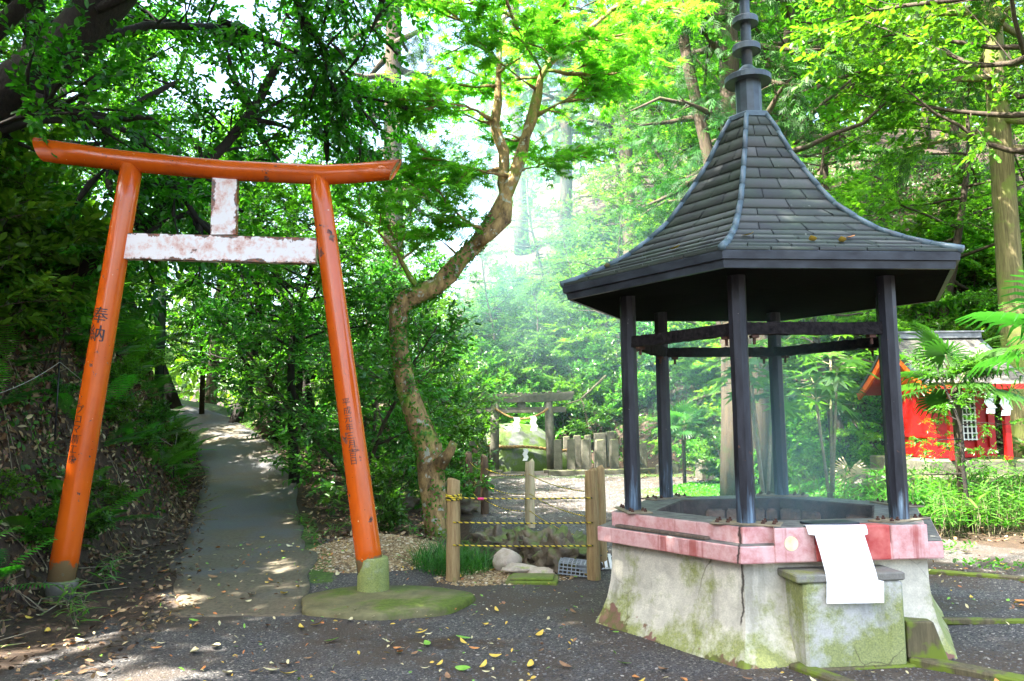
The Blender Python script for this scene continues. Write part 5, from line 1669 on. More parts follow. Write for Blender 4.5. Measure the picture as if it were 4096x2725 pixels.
LIMBS = [((-.36, 4.22, 10.9), (-1, -.3, .3), 1.3), ((-1.25, 3.38, 10.95), (-.3, -.5, .95), 1.3), ((-.7, 3.85, 10.95), (-.6, .4, .8), 1.3), ((.10, 5.1, 11), (.9, -.3, .1), .8), ((.24, 5.6, 11), (-.25, .55, .2), 1.0), ((.32, 5.9, 11), (.9, -.2, .25), 1.1), ((.42, 6.3, 11), (-.9, -.25, .35), 1.5), ((-.22, 5.85, 11.1), (-.95, -.2, .1), 1.3), ((-.16, 6.4, 11.1), (-.7, .6, .3), 1.4),
         ((-.15, 6.6, 11.1), (.5, -.7, .3), 1.2), ((.62, 6.75, 11), (.3, -.8, .1), 1.3), ((1.0, 7.05, 11), (.9, -.1, .0), 1.2), ((1.35, 7.35, 11), (.2, .9, .1), 1.3), ((-.05, 7.6, 11.2), (-.9, -.4, .1), 1.6), ((-.05, 7.6, 11.2), (.3, .9, .1), 1.5),
         ((.06, 5.02, 11), (-.9, -.35, .15), 1.25), ((-.07, 5.2, 11.1), (-1, .1, -.05), 1.5), ((-.28, 4.2, 10.95), (-.8, -.5, .3), 1.2), ((1.5, 7.5, 11), (.5, -.8, -.1), 1.3), ((.46, 6.5, 11), (.1, -1, .1), 1.2), ((-.13, 7.0, 11.1), (-.2, -1, .2), 1.4),
         ((.95, 7.0, 11), (.6, .6, -.05), 1.2), ((-.22, 5.9, 11.1), (-.5, -.9, .0), 1.2), ((.46, 6.5, 11), (-.5, .7, .2), 1.3), ((.5, 6.6, 11), (1, .2, -.15), 1.1)]
P, D, L = [], [], []
for (x, z, y), d, ln in LIMBS:
    lp_ = curve_pts(rs, ml(x, z, y), unit(np.array(d, float)), ln, 6, .14, -.015)
    wood.tube([tuple(p) for p in lp_], [.03, .026, .022, .018, .013, .009, .005], 6)
    for s in range(9):
        f = (.2 + .8 * rs.rand()) * 6; k0 = min(5, int(f)); q0 = lp_[k0] + (lp_[k0 + 1] - lp_[k0]) * (f - k0)
        sp = curve_pts(rs, q0, unit(unit(lp_[k0 + 1] - lp_[k0]) + rs.normal(0, .7, 3) * np.array([1, 1, .25])), rs.uniform(.35, .7), 3, .15, -.02)
        wood.tube([tuple(p) for p in sp], [.008, .006, .005, .003], 4, False)
        for w_ in range(5):
            f2 = rs.uniform(.1, 1) * 3; k2 = min(2, int(f2))
            P.append(sp[k2] + (sp[k2 + 1] - sp[k2]) * (f2 - k2)); D.append(unit(sp[k2 + 1] - sp[k2]) + rs.normal(0, .7, 3) * np.array([1, 1, .2])); L.append(rs.uniform(.2, .42))
bumpy(wood.build("trunk", MAT['bark_maple'], mp, True), .03, 3.5, .012)
pos, al, nr, LL = sprays(rs, np.array(P), np.array(D), np.array(L), 8, .15, flat=.35, droop=.1, jitter=.3)
leaf_obj("crown", T_MAPLE, pos, al, nr, LL, MAT['maple'], mp, rs)
# tiny ivy leaves creeping on the trunk
iv_p, iv_n = [], []
IVP = [((-1.05, .1), .19), ((-1.12, .8), .195), ((-1.16, 1.23), .203), ((-1.33, 1.65), .182), ((-1.47, 2.05), .164), ((-1.55, 2.5), .150), ((-1.585, 2.86), .142), ((-1.5, 3.28), .160), ((-1.25, 3.38), .150), ((-1.05, 3.46), .142), ((-.70, 3.85), .138), ((-.36, 4.22), .138), ((-.22, 4.45), .13)]
tr_pts = [ml(*p) for p, r_ in IVP]; tr_r = [r_ * .91 for p, r_ in IVP]
for i in range(3600):
    f = rs.rand() * (len(tr_pts) - 1); k0 = int(f); c = tr_pts[k0] + (tr_pts[k0 + 1] - tr_pts[k0]) * (f - k0)
    a = rs.uniform(0, 6.28)
    if mnoise.noise(Vector((c[0] * 2 + a * .5, a * .8, c[2] * 2.2))) + rs.normal(0, .12) < -.10: continue
    t = unit(tr_pts[k0 + 1] - tr_pts[k0]); u = unit(np.cross(t, np.array([0, 1, .1]))); v = np.cross(t, u)
    nrm_ = u * math.cos(a) + v * math.sin(a)
    iv_p.append(c + nrm_ * (tr_r[k0] + (tr_r[k0 + 1] - tr_r[k0]) * (f - k0) + .012)); iv_n.append(nrm_ + rs.normal(0, .35, 3))
iv_n = np.array(iv_n); iv_p = np.array(iv_p)
leaf_obj("ivy", T_WIDE, iv_p, np.cross(iv_n, rs.normal(0, 1, iv_n.shape)), iv_n, .048, MAT['cover'], mp, rs)

# ------------------------------------------------------------------ old leaning tree at the top left
ot = empty("leaning_old_tree", (-8.3, 8.4, tz(-8.3, 8.4)), "huge dark leaning trunk with gnarled limbs above the bank at the upper left", "tree")
zo = ot.location.z
def ol(x, z, y): return (x + 8.3, y - 8.4, z - zo)
wood = MB()
wood.tube([ol(*p) for p in [(-8.3, zo - .4, 8.4), (-7.4, 3.9, 8.4), (-6.4, 4.45, 8.4), (-5.6, 5.1, 8.4), (-4.9, 5.75, 8.4), (-4.3, 6.35, 8.3), (-3.7, 7.0, 8.1), (-3.0, 8.2, 8.2)]], [.45, .34, .29, .26, .25, .22, .16, .08], 18)
wood.tube([ol(*p) for p in [(-6.0, 5.1, 7.9), (-5.3, 5.35, 7.6), (-4.8, 5.75, 7.5), (-4.25, 6.2, 7.5), (-3.6, 6.9, 7.4)]], [.10, .09, .08, .07, .05], 9)
BR = [[(-5.8, 4.5, 7.8), (-5.0, 4.5, 7.5), (-4.4, 4.65, 7.35), (-3.9, 4.7, 7.9)], [(-3.4, 7.2, 8.3), (-2.7, 6.9, 9.2), (-2.25, 6.2, 9.8), (-1.95, 5.8, 10.0)], [(-3.9, 7.0, 10.2), (-3.0, 6.9, 11.0), (-2.7, 6.2, 11.6), (-2.35, 5.5, 12.0)],
      [(-5.2, 5.1, 8.2), (-4.55, 4.95, 8.6), (-4.45, 4.4, 8.8), (-4.35, 3.95, 9.0), (-4.1, 3.75, 9.0)],
      [(-5.9, 4.6, 8.3), (-5.2, 4.9, 8.4), (-4.5, 4.95, 8.5), (-4.1, 4.75, 8.6), (-3.75, 4.3, 8.7), (-3.5, 3.8, 8.8)],
      [(-6.2, 3.2, 9.6), (-5.2, 3.4, 9.5), (-4.7, 3.9, 9.4), (-4.35, 4.5, 9.4), (-3.9, 4.62, 9.5)],
      [(-4.7, 3.6, 9.4), (-4.1, 4.3, 9.4), (-3.5, 5.0, 9.5), (-3.2, 5.5, 9.6), (-2.9, 6.2, 9.7)],
      [(-4.4, 6.0, 8.1), (-3.4, 6.9, 8.6), (-2.4, 7.3, 9.2), (-1.6, 7.0, 9.8)], [(-3.7, 7, 8.1), (-2.6, 7.5, 7.6), (-1.5, 7.5, 7.2), (-.5, 7.2, 7.0)],
      [(-3.7, 7, 8.1), (-3.4, 7.8, 7.0), (-2.8, 8.2, 6.0), (-2.2, 8.3, 5.0)], [(-5.6, 4.95, 8.1), (-5.5, 6.0, 7.2), (-5.0, 6.9, 6.2), (-4.3, 7.4, 5.0)], [(-4.9, 5.5, 8.1), (-4.4, 6.4, 9.2), (-3.9, 7.0, 10.4), (-3.4, 7.2, 11.4)]]
P, D, L = [], [], []
for bi, br in enumerate(BR):
    r_ = [.03, .045, .045, .09, .05, .12, .08, .06, .07, .10, .12, .07][bi]
    n = len(br); wood.tube([ol(*p) for p in br], [r_ * (1 - .55 * i / (n - 1)) for i in range(n)], 9)
    for s in range(14 if bi == 0 else 24 if bi < 3 else 26 if bi > 6 else (16 if bi != 5 else 5)):
        f = rs.uniform(.35, 1) * (n - 1); k0 = min(n - 2, int(f)); a, b = np.array(ol(*br[k0])), np.array(ol(*br[k0 + 1])); q0 = a + (b - a) * (f - k0)
        sp = curve_pts(rs, q0, unit(unit(b - a) * .7 + rs.normal(0, .7, 3)), rs.uniform(.6, 1.3), 4, .18, .0)
        wood.tube([tuple(p) for p in sp], [.018, .013, .010, .007, .004], 5, False)
        for w_ in range(9):
            f2 = rs.uniform(.1, 1) * 4; k2 = min(3, int(f2))
            P.append(sp[k2] + (sp[k2 + 1] - sp[k2]) * (f2 - k2)); D.append(unit(sp[k2 + 1] - sp[k2]) + rs.normal(0, .7, 3)); L.append(rs.uniform(.25, .55))
bumpy(wood.build("trunk", MAT['bark_dark'], ot, True), .04, 2.0, .012)
pos, al, nr, LL = sprays(rs, np.array(P), np.array(D), np.array(L), 12, .095)
leaf_obj("crown", T_WIDE, pos, al, nr, LL, MAT['evergreen'], ot, rs)

# ------------------------------------------------------------------ planting
# evergreens of the left bank and beside the path
G1 = "evergreen trees on the left bank"
for key, x, y, s, lab in [('ever_a', -6.9, 10.6, .92, "evergreen tree on the bank just behind the leaning old trunk"), ('ever_b', -8.6, 13.2, 1.05, "evergreen tree on the bank left of the dark pole"),
                          ('ever_a', -10.6, 17.5, 1.1, "evergreen tree high on the bank at the far left"), ('ever_b', -8.2, 15.0, .95, "evergreen tree whose crown hangs over the path above the orange gate's tie beam"),
                          ('ever_b', -10.5, 9.5, 1.1, "evergreen tree at the left edge of the photo beyond the leaning old trunk"), ('ever_a', -9.0, 21.5, 1.0, "evergreen tree where the path bends away at the top"),
                          ('ever_a', -7.1, 12.3, .95, "evergreen tree on the bank behind the orange gate's left leg"), ('canopy', -3.95, 14.6, .46, "evergreen tree right of the path whose high crown fills the orange gate"), ('ever_b', -7.0, 8.9, .8, "evergreen tree on the bank under the leaning old trunk"),
                          ('ever_a', -4.6, 19.4, .95, "evergreen tree above the black drain pipe"), ('canopy', -5.2, 17.9, .56, "tall evergreen tree right of the upper path"), ('ever_b', -6.9, 19.6, 1.0, "evergreen tree hanging over the upper path")]:
    place(key, x, y, s, None, lab, G1)
G1b = "evergreen trees overhead near the camera"
for key, x, y, s in [('canopy', -6.3, 4.6, 1.0), ('canopy', -3.9, 1.8, 1.0), ('canopy', -7.0, 2.2, 1.05), ('canopy', -5.4, 3.4, .95), ('canopy', -2.7, 2.9, 1.0)]:
    place(key, x, y, s, None, "evergreen tree beside the camera whose crown shades the gravel yard", G1b)
for key, x, y, s, lab in [('canopy_b', 8.6, 11.4, 1.25, "tall tree right of the photo's edge whose crown hangs into the upper right corner"),                           ('canopy_b', 5.55, 18.6, 1.35, "tall tree with a high crown behind the pavilion's finial"), ('canopy_b', 11.0, 16.0, 1.3, "tall tree with a high crown beside the big right hand cedar"), ('canopy_b', 7.35, 25.0, 1.4, "tall tree with a high crown far behind the pavilion roof")]:
    place(key, x, y, s, None, lab, "high crowned trees behind the pavilion")
G2 = "understorey trees behind the orange gate's right leg"
for key, x, y, s, lab in [('under', -2.55, 13.4, .95, "dense dark green understorey tree right behind the orange gate's right leg"), ('under', -2.75, 14.8, 1.0, "dense dark green understorey tree behind the maple's lower trunk"),
                          ('under', -3.15, 17.0, .95, "leafy understorey tree behind the kerb corner of the path"), ('under', -2.4, 18.4, 1.2, "leafy understorey tree farther back between the gate and the maple"), ('under', -3.0, 20.8, 1.0, "leafy understorey tree left of the stone torii"),
                          ('under', -3.1, 24.5, 1.2, "leafy understorey tree at the left side of the mossy boulder")]:
    place(key, x, y, s, None, lab, G2)
G3 = "slender trees beside the path"
for x, y, s, lab in [(-4.05, 16.1, .80, "slender dark tree nearest the kerb corner"), (-4.75, 18.0, .85, "slender dark tree beside the black drain pipe"), (-5.5, 21.0, 1.0, "slender dark tree above the black drain pipe"), (-3.4, 21.6, 1.1, "slender dark tree behind the kerb trees"),
                     (-7.2, 24.2, 1.1, "slender tree on the moss where the path turns"), (-5.6, 26.5, 1.2, "slender tree at the far end of the mossy verge"), (-8.8, 27.5, 1.2, "slender tree far back beyond the path's turn"), (-11.2, 25.6, 1.2, "slender tree left of the path's far end")]:
    place('slender', x, y, s, None, lab, G3)
mt = make_plant("mossy_tree", "straight pale tree with moss at its foot standing where the path turns", "tree", rs, 9.5, .20, .42, 2.2, 12, 4, 4, 10, .13, T_ELL, 'bright', 'bark_pale', twigL=.5, wob=.02, lean=(.03, 0))
mt.location = (-9.15, 24.0, tz(-9.15, 24.0))
# cedars
GC = "tall cedars"
for x, y, s, lab in [(-3.15, 22.0, 1.0, "tall straight cedar rising left of the maple"), (4.32, 15.6, .80, "tall cedar whose trunk stands behind the pavilion's middle post"),                      (6.4, 21.0, .95, "tall cedar just right of the pavilion's finial"), (2.6, 37.0, 1.0, "misty far cedar right of the maple"), (.6, 41.0, 1.0, "misty far cedar straight behind the maple"), (5.2, 34.0, 1.0, "misty far cedar left of the pavilion roof"), (9.5, 27.5, 1.0, "tall cedar on the slope behind the red shrine"), (16, 25, 1.0, "tall cedar high on the right slope")]:
    place('cedar', x, y, (s * 1.0, s * 1.0, s), None, lab, GC)
m = MB(); m.tube([(0, 0, -.2), (-.25, 0, 2.2), (-.75, 0, 5.2), (-1.35, 0, 8.6), (-1.75, 0, 11.5)], [.17, .14, .125, .115, .09], 12)
for a, b, c in (((-.95, 0, 6.4), (-.3, -.3, 6.9), (.35, -.4, 7.0)), ((-.75, 0, 5.2), (-1.5, -.3, 4.9), (-2.2, -.4, 4.6)), ((-1.2, 0, 7.8), (-2.0, -.2, 7.9), (-2.6, -.3, 7.6))):
    m.tube([a, b, c], [.05, .035, .015], 6)
rt = empty("leaning_cedar", (4.98, 15.4, tz(4.98, 15.4)), "thin reddish cedar trunk leaning left behind the pavilion roof", "cedar")
m.build("trunk", MAT['bark_cedar'], rt, True)
P, D, L = [], [], []
for z in np.arange(4.6, 10, .28):
    for k_ in range(3):
        a = rs.uniform(0, 6.28); x0 = -.75 - (z - 5.2) * .176; rl = rs.uniform(.5, 1.6)
        for f in (.35, .6, .8, 1):
            P.append(np.array([x0 + math.cos(a) * rl * f, math.sin(a) * rl * f, z - .35 * f * rl])); D.append(np.array([math.cos(a), math.sin(a), -.5]) + rs.normal(0, .4, 3)); L.append(.5)
pos, al, nr, LL = sprays(rs, np.array(P), np.array(D), np.array(L), 7, .26, droop=.5)
leaf_obj("crown", T_NEEDLE, pos, al, nr, LL, MAT['cedar'], rt, rs)

bc = make_plant("cedar_tree", "big mossy cedar with its trunk coloured pale for sunlight at the right edge behind the red shrine", "tree", rs, 20.0, .34, .42, 2.4, 30, 5, 4, 9, .34, T_NEEDLE, 'cedar', 'bark_cedar_sunlit_mossy', twigL=.8, rise=-.05, lift=-.04, wob=.006, droop=.5, taper=.55, group=GC)
bc.location = (12.15, 19.2, tz(12.15, 19.2))
# right hand wood
G4 = "broadleaf trees on the right slope"
r4 = random.Random(31)
def in_gap(x, y): return -0.150 < x / y < -0.02
for key, x, y, s, lab in [('acer', 8.2, 19.6, 1.0, "bright maple with layered sprays above the red shrine"), ('acer', 6.9, 24.0, 1.15, "bright maple behind the pavilion roof's right slope"), ('acer', 12.6, 23.5, 1.1, "bright maple high on the slope at the upper right")]:
    place(key, x, y, s, None, lab, "maples on the right slope")
for i, (key, x, y, s) in enumerate([('forest_a', 9.8, 25.0, 1.0), ('forest_b', 14.5, 21.0, 1.0), ('forest_b', 3.6, 31.5, .85), ('forest_a', 7.2, 30.0, 1.0), ('forest_b', 11.8, 29.5, 1.1), ('forest_a', 16.5, 28.5, 1.1), ('forest_b', 19, 24, 1.1), ('forest_a', 22, 30, 1.2), ('forest_b', 5.6, 36, 1.1),
                                    ('forest_a', 10, 36, 1.1), ('forest_a', 15, 35, 1.1), ('forest_b', 1.6, 35.5, .75), ('forest_b', 17.5, 19.5, 1.0), ('forest_a', 20, 37, 1.2), ('forest_b', 7.8, 41, 1.2), ('forest_a', 13, 42, 1.2)]):
    place(key, x, y, s, None, "sunlit broadleaf tree on the wooded slope behind the pavilion", G4)
for i, (key, x, y, s) in enumerate([('forest_b', -.6, 33.0, .55), ('forest_b', .6, 31.2, .50), ('forest_b', 2.4, 33.5, .6)]):
    place(key, x, y, s, None, "small sunlit broadleaf tree on the slope behind the boulder", "small trees behind the boulder")
G5 = "broadleaf trees far beyond the path"
for key, x, y, s in [('forest_a', -9.5, 31, 1.0), ('forest_b', -6.8, 33, .9), ('forest_b', -18, 33, 1.1), ('forest_a', -15.5, 20, 1.0), ('forest_a', -6.3, 30, 1.05), ('forest_b', -5.6, 36, 1.0), ('forest_b', -20, 24, 1.1)]:
    place(key, x, y, s, None, "broadleaf tree in the sunny wood beyond the end of the path", G5)

# shrubs: the slope behind the boulder, the right slope, the bank
r5 = random.Random(12)
def scatter(n, xr, yr, keys, sc, label, group, ok=lambda x, y: True, mind=.75):
    got = []; tries = 0
    while len(got) < n and tries < n * 60:
        tries += 1
        x, y = r5.uniform(*xr), r5.uniform(*yr)
        if not ok(x, y) or any((x - a) ** 2 + (y - b) ** 2 < mind ** 2 for a, b in got): continue
        got.append((x, y)); place(r5.choice(keys), x, y, r5.uniform(*sc), None, label, group)
edge_y = lambda x: 28.2 - .95 * max(0, x - 2.5)
scatter(80, (-3.2, 6.5), (28.3, 37), ['shrub_a', 'shrub_b', 'shrub_c', 'shrub_a'], (.9, 1.5), "glossy leaved shrub on the steep slope behind the boulder and stone posts", "shrubs on the slope behind the boulder", lambda x, y: y > edge_y(x) + .2)
scatter(64, (5.0, 16.5), (15.5, 27), ['shrub_a', 'shrub_b', 'shrub_c'], (.75, 1.25), "leafy shrub on the steep slope behind the red shrine", "shrubs on the slope behind the red shrine", lambda x, y: y > edge_y(x) + .5 and not (7 < x < 10.2 and 14 < y < 18), .8)
scatter(26, (2.9, 8.5), (17.6, 24), ['shrub_a', 'shrub_b', 'shrub_c'], (.55, .95), "green shrub seen between the posts of the pavilion", "shrubs behind the pavilion", lambda x, y: not (abs(x - 4.3) < .5 and abs(y - 15.6) < .5) and not (x < 5.0) and not (7 < x < 10.2 and 14 < y < 18), .7)
scatter(44, (-12.5, -4.9), (6.6, 19), ['shrub_a', 'shrub_c', 'shrub_a', 'shrub_b'], (.5, 1.05), "dark leafy shrub on the upper part of the left bank", "shrubs on the left bank", lambda x, y: np.interp(y, PY, FX) - x > 1.0 and np.interp(y, PY, FX) - x < 4.5, .6)
scatter(34, (-8.2, -4.2), (6.2, 17), ['shrub_b', 'shrub_a'], (.28, .5), "small leafy plant low on the left bank", "small plants low on the left bank", lambda x, y: .25 < np.interp(y, PY, FX) - x < 1.5, .4)
scatter(12, (-4.4, -1.6), (16.2, 25.5), ['shrub_b', 'shrub_a'], (.55, .95), "leafy shrub among the slender trees right of the path", "shrubs right of the path", lambda x, y: x > -.2 * y, .8)
scatter(16, (-14, -5), (25.5, 33), ['shrub_b', 'shrub_a'], (.6, 1.0), "low leafy shrub in the sunny wood beyond the end of the path", "shrubs beyond the path", lambda x, y: True, .9)
for x, y, s, lab in [(-1.95, 10.9, .62, "leafy low shrub at the foot of the understorey trees behind the gate's right leg"), (-1.1, 13.2, .66, "leafy shrub whose sprays hang over the dark fence posts"), (-1.95, 12.3, .7, "leafy shrub left of the maple's foot"), (-1.35, 17.0, .9, "leafy shrub behind the dark fence posts"), (-2.0, 22.5, .9, "leafy shrub left of the stone torii")]:
    place('shrub_a', x, y, s, None, lab, "shrubs behind the maple")
for x, y, s, lab in [(6.35, 11.2, .50, "thin leafy sapling in front of the red shrine's lattice window"), (8.75, 12.6, .36, "thin leafy sapling at the right edge in front of the shrine")]:
    place('slender', x, y, s, None, lab, "saplings in front of the shrine")
for x, y, s, lab in [(-5.75, 9.0, 1.0, "glossy shrub high on the bank left of the orange gate's left leg"), (-6.3, 9.9, 1.2, "glossy shrub on the bank above the string"), (-5.5, 7.9, .8, "small glossy shrub on the bank at the photo's left edge"), (-6.1, 11.4, 1.1, "glossy shrub on the bank behind the orange gate's left leg")]:
    place('shrub_c' if x > -6 else 'shrub_a', x, y, s, None, lab, "glossy shrubs at the left edge")
# palms, fatsia
for x, y, s, lab in [(7.0, 12.6, .92, "fan palm spreading its leaves in front of the red shrine"), (6.75, 9.15, 1.05, "fan palm at the right edge of the photo with leaves hanging into view"), (-8.1, 20.8, .95, "fan palm in the wood behind the dark pole"), (-6.8, 22.8, 1.15, "fan palm beside the mossy trunk at the path's end"), (4.15, 19.6, .62, "small fan palm seen between the pavilion's left posts"), (6.9, 17.4, .7, "small fan palm left of the red shrine")]:
    place('palm', x, y, s, None, lab, "fan palms")
place('fatsia', 3.95, 12.7, 1.0, .4, "fatsia shrub with big hand shaped leaves behind the pavilion's middle post", "fatsia shrubs")
place('fatsia', 5.25, 13.4, 1.0, 1.9, "fatsia shrub with big hand shaped leaves right of the cedar trunk", "fatsia shrubs")
# bamboo grass, ferns, sprouts
r6 = random.Random(91); got = []
while len(got) < 52:
    x, y = r6.uniform(5.3, 10.5), r6.uniform(10.7, 14.4)
    if x > y * .72 or any((x - a) ** 2 + (y - b) ** 2 < .36 ** 2 for a, b in got): continue
    got.append((x, y)); place('sasa', x, y, r6.uniform(.65, .95), None, "clump of bamboo grass with pale edged leaves in front of the red shrine", "bamboo grass in front of the shrine")
for x, y, lab in [(-3.05, 11.6, "a"), (-2.35, 10.6, "a"), (-2.15, 11.0, "a"), (-1.3, 10.5, "a"), (-2.5, 10.1, "a"), (-1.5, 11.2, "a")]:
    place('sprout', x, y, r6.uniform(.8, 1.2), None, "small sprout of bamboo grass in the soil behind the gate's right leg", "bamboo grass sprouts")
for x, y in [(-4.0, 7.3), (-3.75, 7.0), (-3.5, 6.6), (-4.35, 8.7), (-4.0, 8.0), (-5.15, 7.3), (-4.9, 6.6)]:
    place('sprout', x, y, r6.uniform(.6, 1.2), None, "small bamboo grass sprout near the gate's left foot", "bamboo grass sprouts")
got = []
while len(got) < 64:
    x, y = r6.uniform(-8.5, -4.3), r6.uniform(6.0, 17)
    d = np.interp(y, PY, FX) - x
    if not .25 < d < 2.2 or any((x - a) ** 2 + (y - b) ** 2 < .38 ** 2 for a, b in got): continue
    got.append((x, y)); place('fern', x, y, r6.uniform(.8, 1.5), None, "green fern growing on the brown leafy bank", "ferns on the bank")
for x, y in [(3.6, 12.8), (4.6, 13.1), (5.4, 13.6), (3.2, 13.5), (4.9, 16.2), (5.6, 17.0)]:
    place('fern', x, y, r6.uniform(.6, .9), None, "green fern in the moss behind the pavilion", "ferns behind the pavilion")
# withered palm leaf
pos = np.array([[0, 0, .62]]); 
wp = empty("withered_palm_leaf", (6.0, 14.4, tz(6.0, 14.4)), "withered straw coloured palm leaf drooping near the dry stone wall", "palm leaf")
MB().tube([(0.25, 0.1, 0), (.1, .05, .45), (0, 0, .66)], [.012, .010, .008], 6).build("stalk", MAT['bark_pale'], wp, True)
leaf_obj("blade", T_FAN, np.array([[0, 0, .60]]), np.array([[-.35, -.4, -.8]]), np.array([[-.3, -.8, .4]]), np.array([.40]), MAT['drypalm'], wp, rs)

# ------------------------------------------------------------------ stuff: litter, ground cover, grass, pebbles, far wood
def ground_leaves(name, n, xr, yr, ok, T, L, mat, label, tilt=.5, dz=.012, up=0.0):
    x = rs.uniform(*xr, n); y = rs.uniform(*yr, n)
    keep = ok(x, y); x, y = x[keep], y[keep]; z = ter(x, y)
    e = .06
    nr = np.stack([-(ter(x + e, y) - ter(x - e, y)) / (2 * e), -(ter(x, y + e) - ter(x, y - e)) / (2 * e), np.ones_like(x)], 1)
    nr = unit(nr) + rs.normal(0, tilt, (len(x), 3))
    al = rs.normal(0, 1, (len(x), 3)); al = al - unit(nr) * (al * unit(nr)).sum(1, keepdims=True); al = unit(al); al[:, 2] += up
    pos = np.stack([x, y, z + dz], 1) + unit(nr) * rs.uniform(0, .02, (len(x), 1))
    o = leaf_obj(name, T, pos, al, nr, L * rs.uniform(.6, 1.2, len(x)), mat, None, rs)
    return tag(o, label, name.replace("_", " "), None, "stuff")
fx_ = lambda y: np.interp(y, PY, FX)
ground_leaves("leaf_litter", 130000, (-11, -3.4), (3.5, 20), lambda x, y: (fx_(y) - x > -.35) & (fx_(y) - x < 3.2) & (rs.rand(len(x)) < np.clip(.25 + (fx_(y) - x), 0, 1)), T_ELL, .088, MAT['litter'], "brown fallen leaves covering the left bank", .85)
ground_leaves("leaf_litter", 9000, (-4.4, -.9), (9.8, 24), lambda x, y: (x > np.interp(y, PY, PXC + PW) + .1) & (x < -.9), T_ELL, .08, MAT['litter'], "brown fallen leaves under the trees right of the path", .5)
ground_leaves("leaf_litter", 9000, (3.5, 17), (10, 30), lambda x, y: ((y > edge_y(4) - 7) | ((x > 5) & (y < 12.4) & (y > 9.2))) & (x < y * .75), T_ELL, .10, MAT['litter'], "brown fallen leaves on the right slope and round the bamboo grass", .5)
pleft = lambda y: np.interp(y, PY, PXC - PW)
ground_leaves("leaf_litter", 7000, (-5.5, -2.4), (4.6, 16), lambda x, y: (x < pleft(y) + .25) & (x > fx_(y) - .1) & (rs.rand(len(x)) < .25 + .75 * np.exp(-((x - pleft(y)) / .35) ** 2)), T_ELL, .065, MAT['litter'], "fallen leaves gathered along the left edge of the path", .4)
MAT['litterbright'] = litter_mat("bright_leaf_litter", [(0, (.55, .36, .05)), (.22, (.58, .50, .26)), (.5, (.42, .15, .04)), (.68, (.24, .12, .06)), (.86, (.16, .36, .04))])
ground_leaves("leaf_litter", 1500, (-3.6, 5.4), (4.7, 10.5), lambda x, y: (np.abs(x) < y * .66) & ~((x > .7) & (x < 3.5) & (y > 5.0) & (y < 8.0)) & ((rs.rand(len(x)) < .45) | (x < .4)), T_ELL, .042, MAT['litterbright'], "small yellow, tan and orange leaf scraps strewn over the gravel and path", .35, .03)
tw = MB(); rtw = random.Random(3)
for i in range(420):
    x, y = rtw.uniform(-8, -3.6), rtw.uniform(5, 15)
    d = np.interp(y, PY, FX) - x
    if d < -.3 or d > 2.6: continue
    a = rtw.uniform(0, 3.14); L = rtw.uniform(.15, .55); x2, y2 = x + math.cos(a) * L, y + math.sin(a) * L
    p1, p2 = (x, y, tz(x, y) + .02), (x2, y2, tz(x2, y2) + rtw.uniform(.01, .10)); mid = ((x + x2) / 2 + rtw.uniform(-.04, .04), (y + y2) / 2, tz((x + x2) / 2, (y + y2) / 2) + rtw.uniform(.03, .10))
    tw.tube([p1, mid, p2], [.006, .005, .003], 4, False)
tag(tw.build("twigs", MAT['bark_pale']), "thin dry twigs strewn over the left bank", "twigs", None, "stuff")
ground_leaves("ground_cover", 26000, (-4, 17), (26, 40), lambda x, y: (y > 28.2 - .95 * np.maximum(0, x - 2.5)), T_ELL, .17, MAT['shrub'], "small leafy plants covering the slope behind the boulder", .6, .08, .4)
ground_leaves("ground_cover", 22000, (5, 18), (15, 32), lambda x, y: (y > 27.6 - .95 * np.maximum(0, x - 2.5)) & (x < y * .75), T_ELL, .16, MAT['shrub'], "small leafy plants covering the slope behind the red shrine", .6, .08, .4)
ground_leaves("ground_cover", 34000, (2.4, 9), (11.4, 20), lambda x, y: (x > 2.5 + .35 * np.sin(y * 2) + np.maximum(0, y - 14) * .25) & (x < 7.2), T_WIDE, .06, MAT['cover'], "bright green low plants and moss behind the pavilion", .5, .03, .4)
ground_leaves("ground_cover", 9000, (-7.5, -3), (16, 26), lambda x, y: (x > np.interp(y, PY, PXC + PW) + .05) & (x < np.interp(y, PY, PXC + PW) + 2.0), T_WIDE, .06, MAT['cover'], "bright moss and small plants along the right edge of the upper path", .5, .02, .3)
ground_leaves("ground_cover", 12000, (-7.5, -4), (6.0, 17), lambda x, y: (fx_(y) - x > .1) & (np.sin(x * 3.1) + np.sin(y * 2.3 + 1) > .3), T_WIDE, .07, MAT['fern'], "scattered small green plants on the left bank", .5, .04, .4)
ground_leaves("ground_cover", 1500, (3.6, 6.8), (7.8, 10.4), lambda x, y: (np.sin(x * 4.1) + np.sin(y * 5.3 + 1) > .7), T_WIDE, .06, MAT['cover'], "small weeds growing out of the gravel right of the pavilion", .5, .03, .5)
n = 1500
a = rs.uniform(0, 6.28, n); r_ = np.sqrt(rs.rand(n)); gxp = -.78 + .42 * r_ * np.cos(a) + .12; gyp = 8.75 + .50 * r_ * np.sin(a)
al = np.stack([rs.normal(0, .55, n), rs.normal(0, .55, n), np.ones(n)], 1)
nr = np.stack([-al[:, 0], -al[:, 1], np.full(n, .6)], 1) + rs.normal(0, .2, (n, 3))
o = leaf_obj("grass", T_GRASS, np.stack([gxp, gyp, ter(gxp, gyp) - .02], 1), al, nr, rs.uniform(.16, .34, n), MAT['grass'], None, rs)
tag(o, "tuft of fine green grass at the foot of the maple and the rope fence post", "grass", None, "stuff")

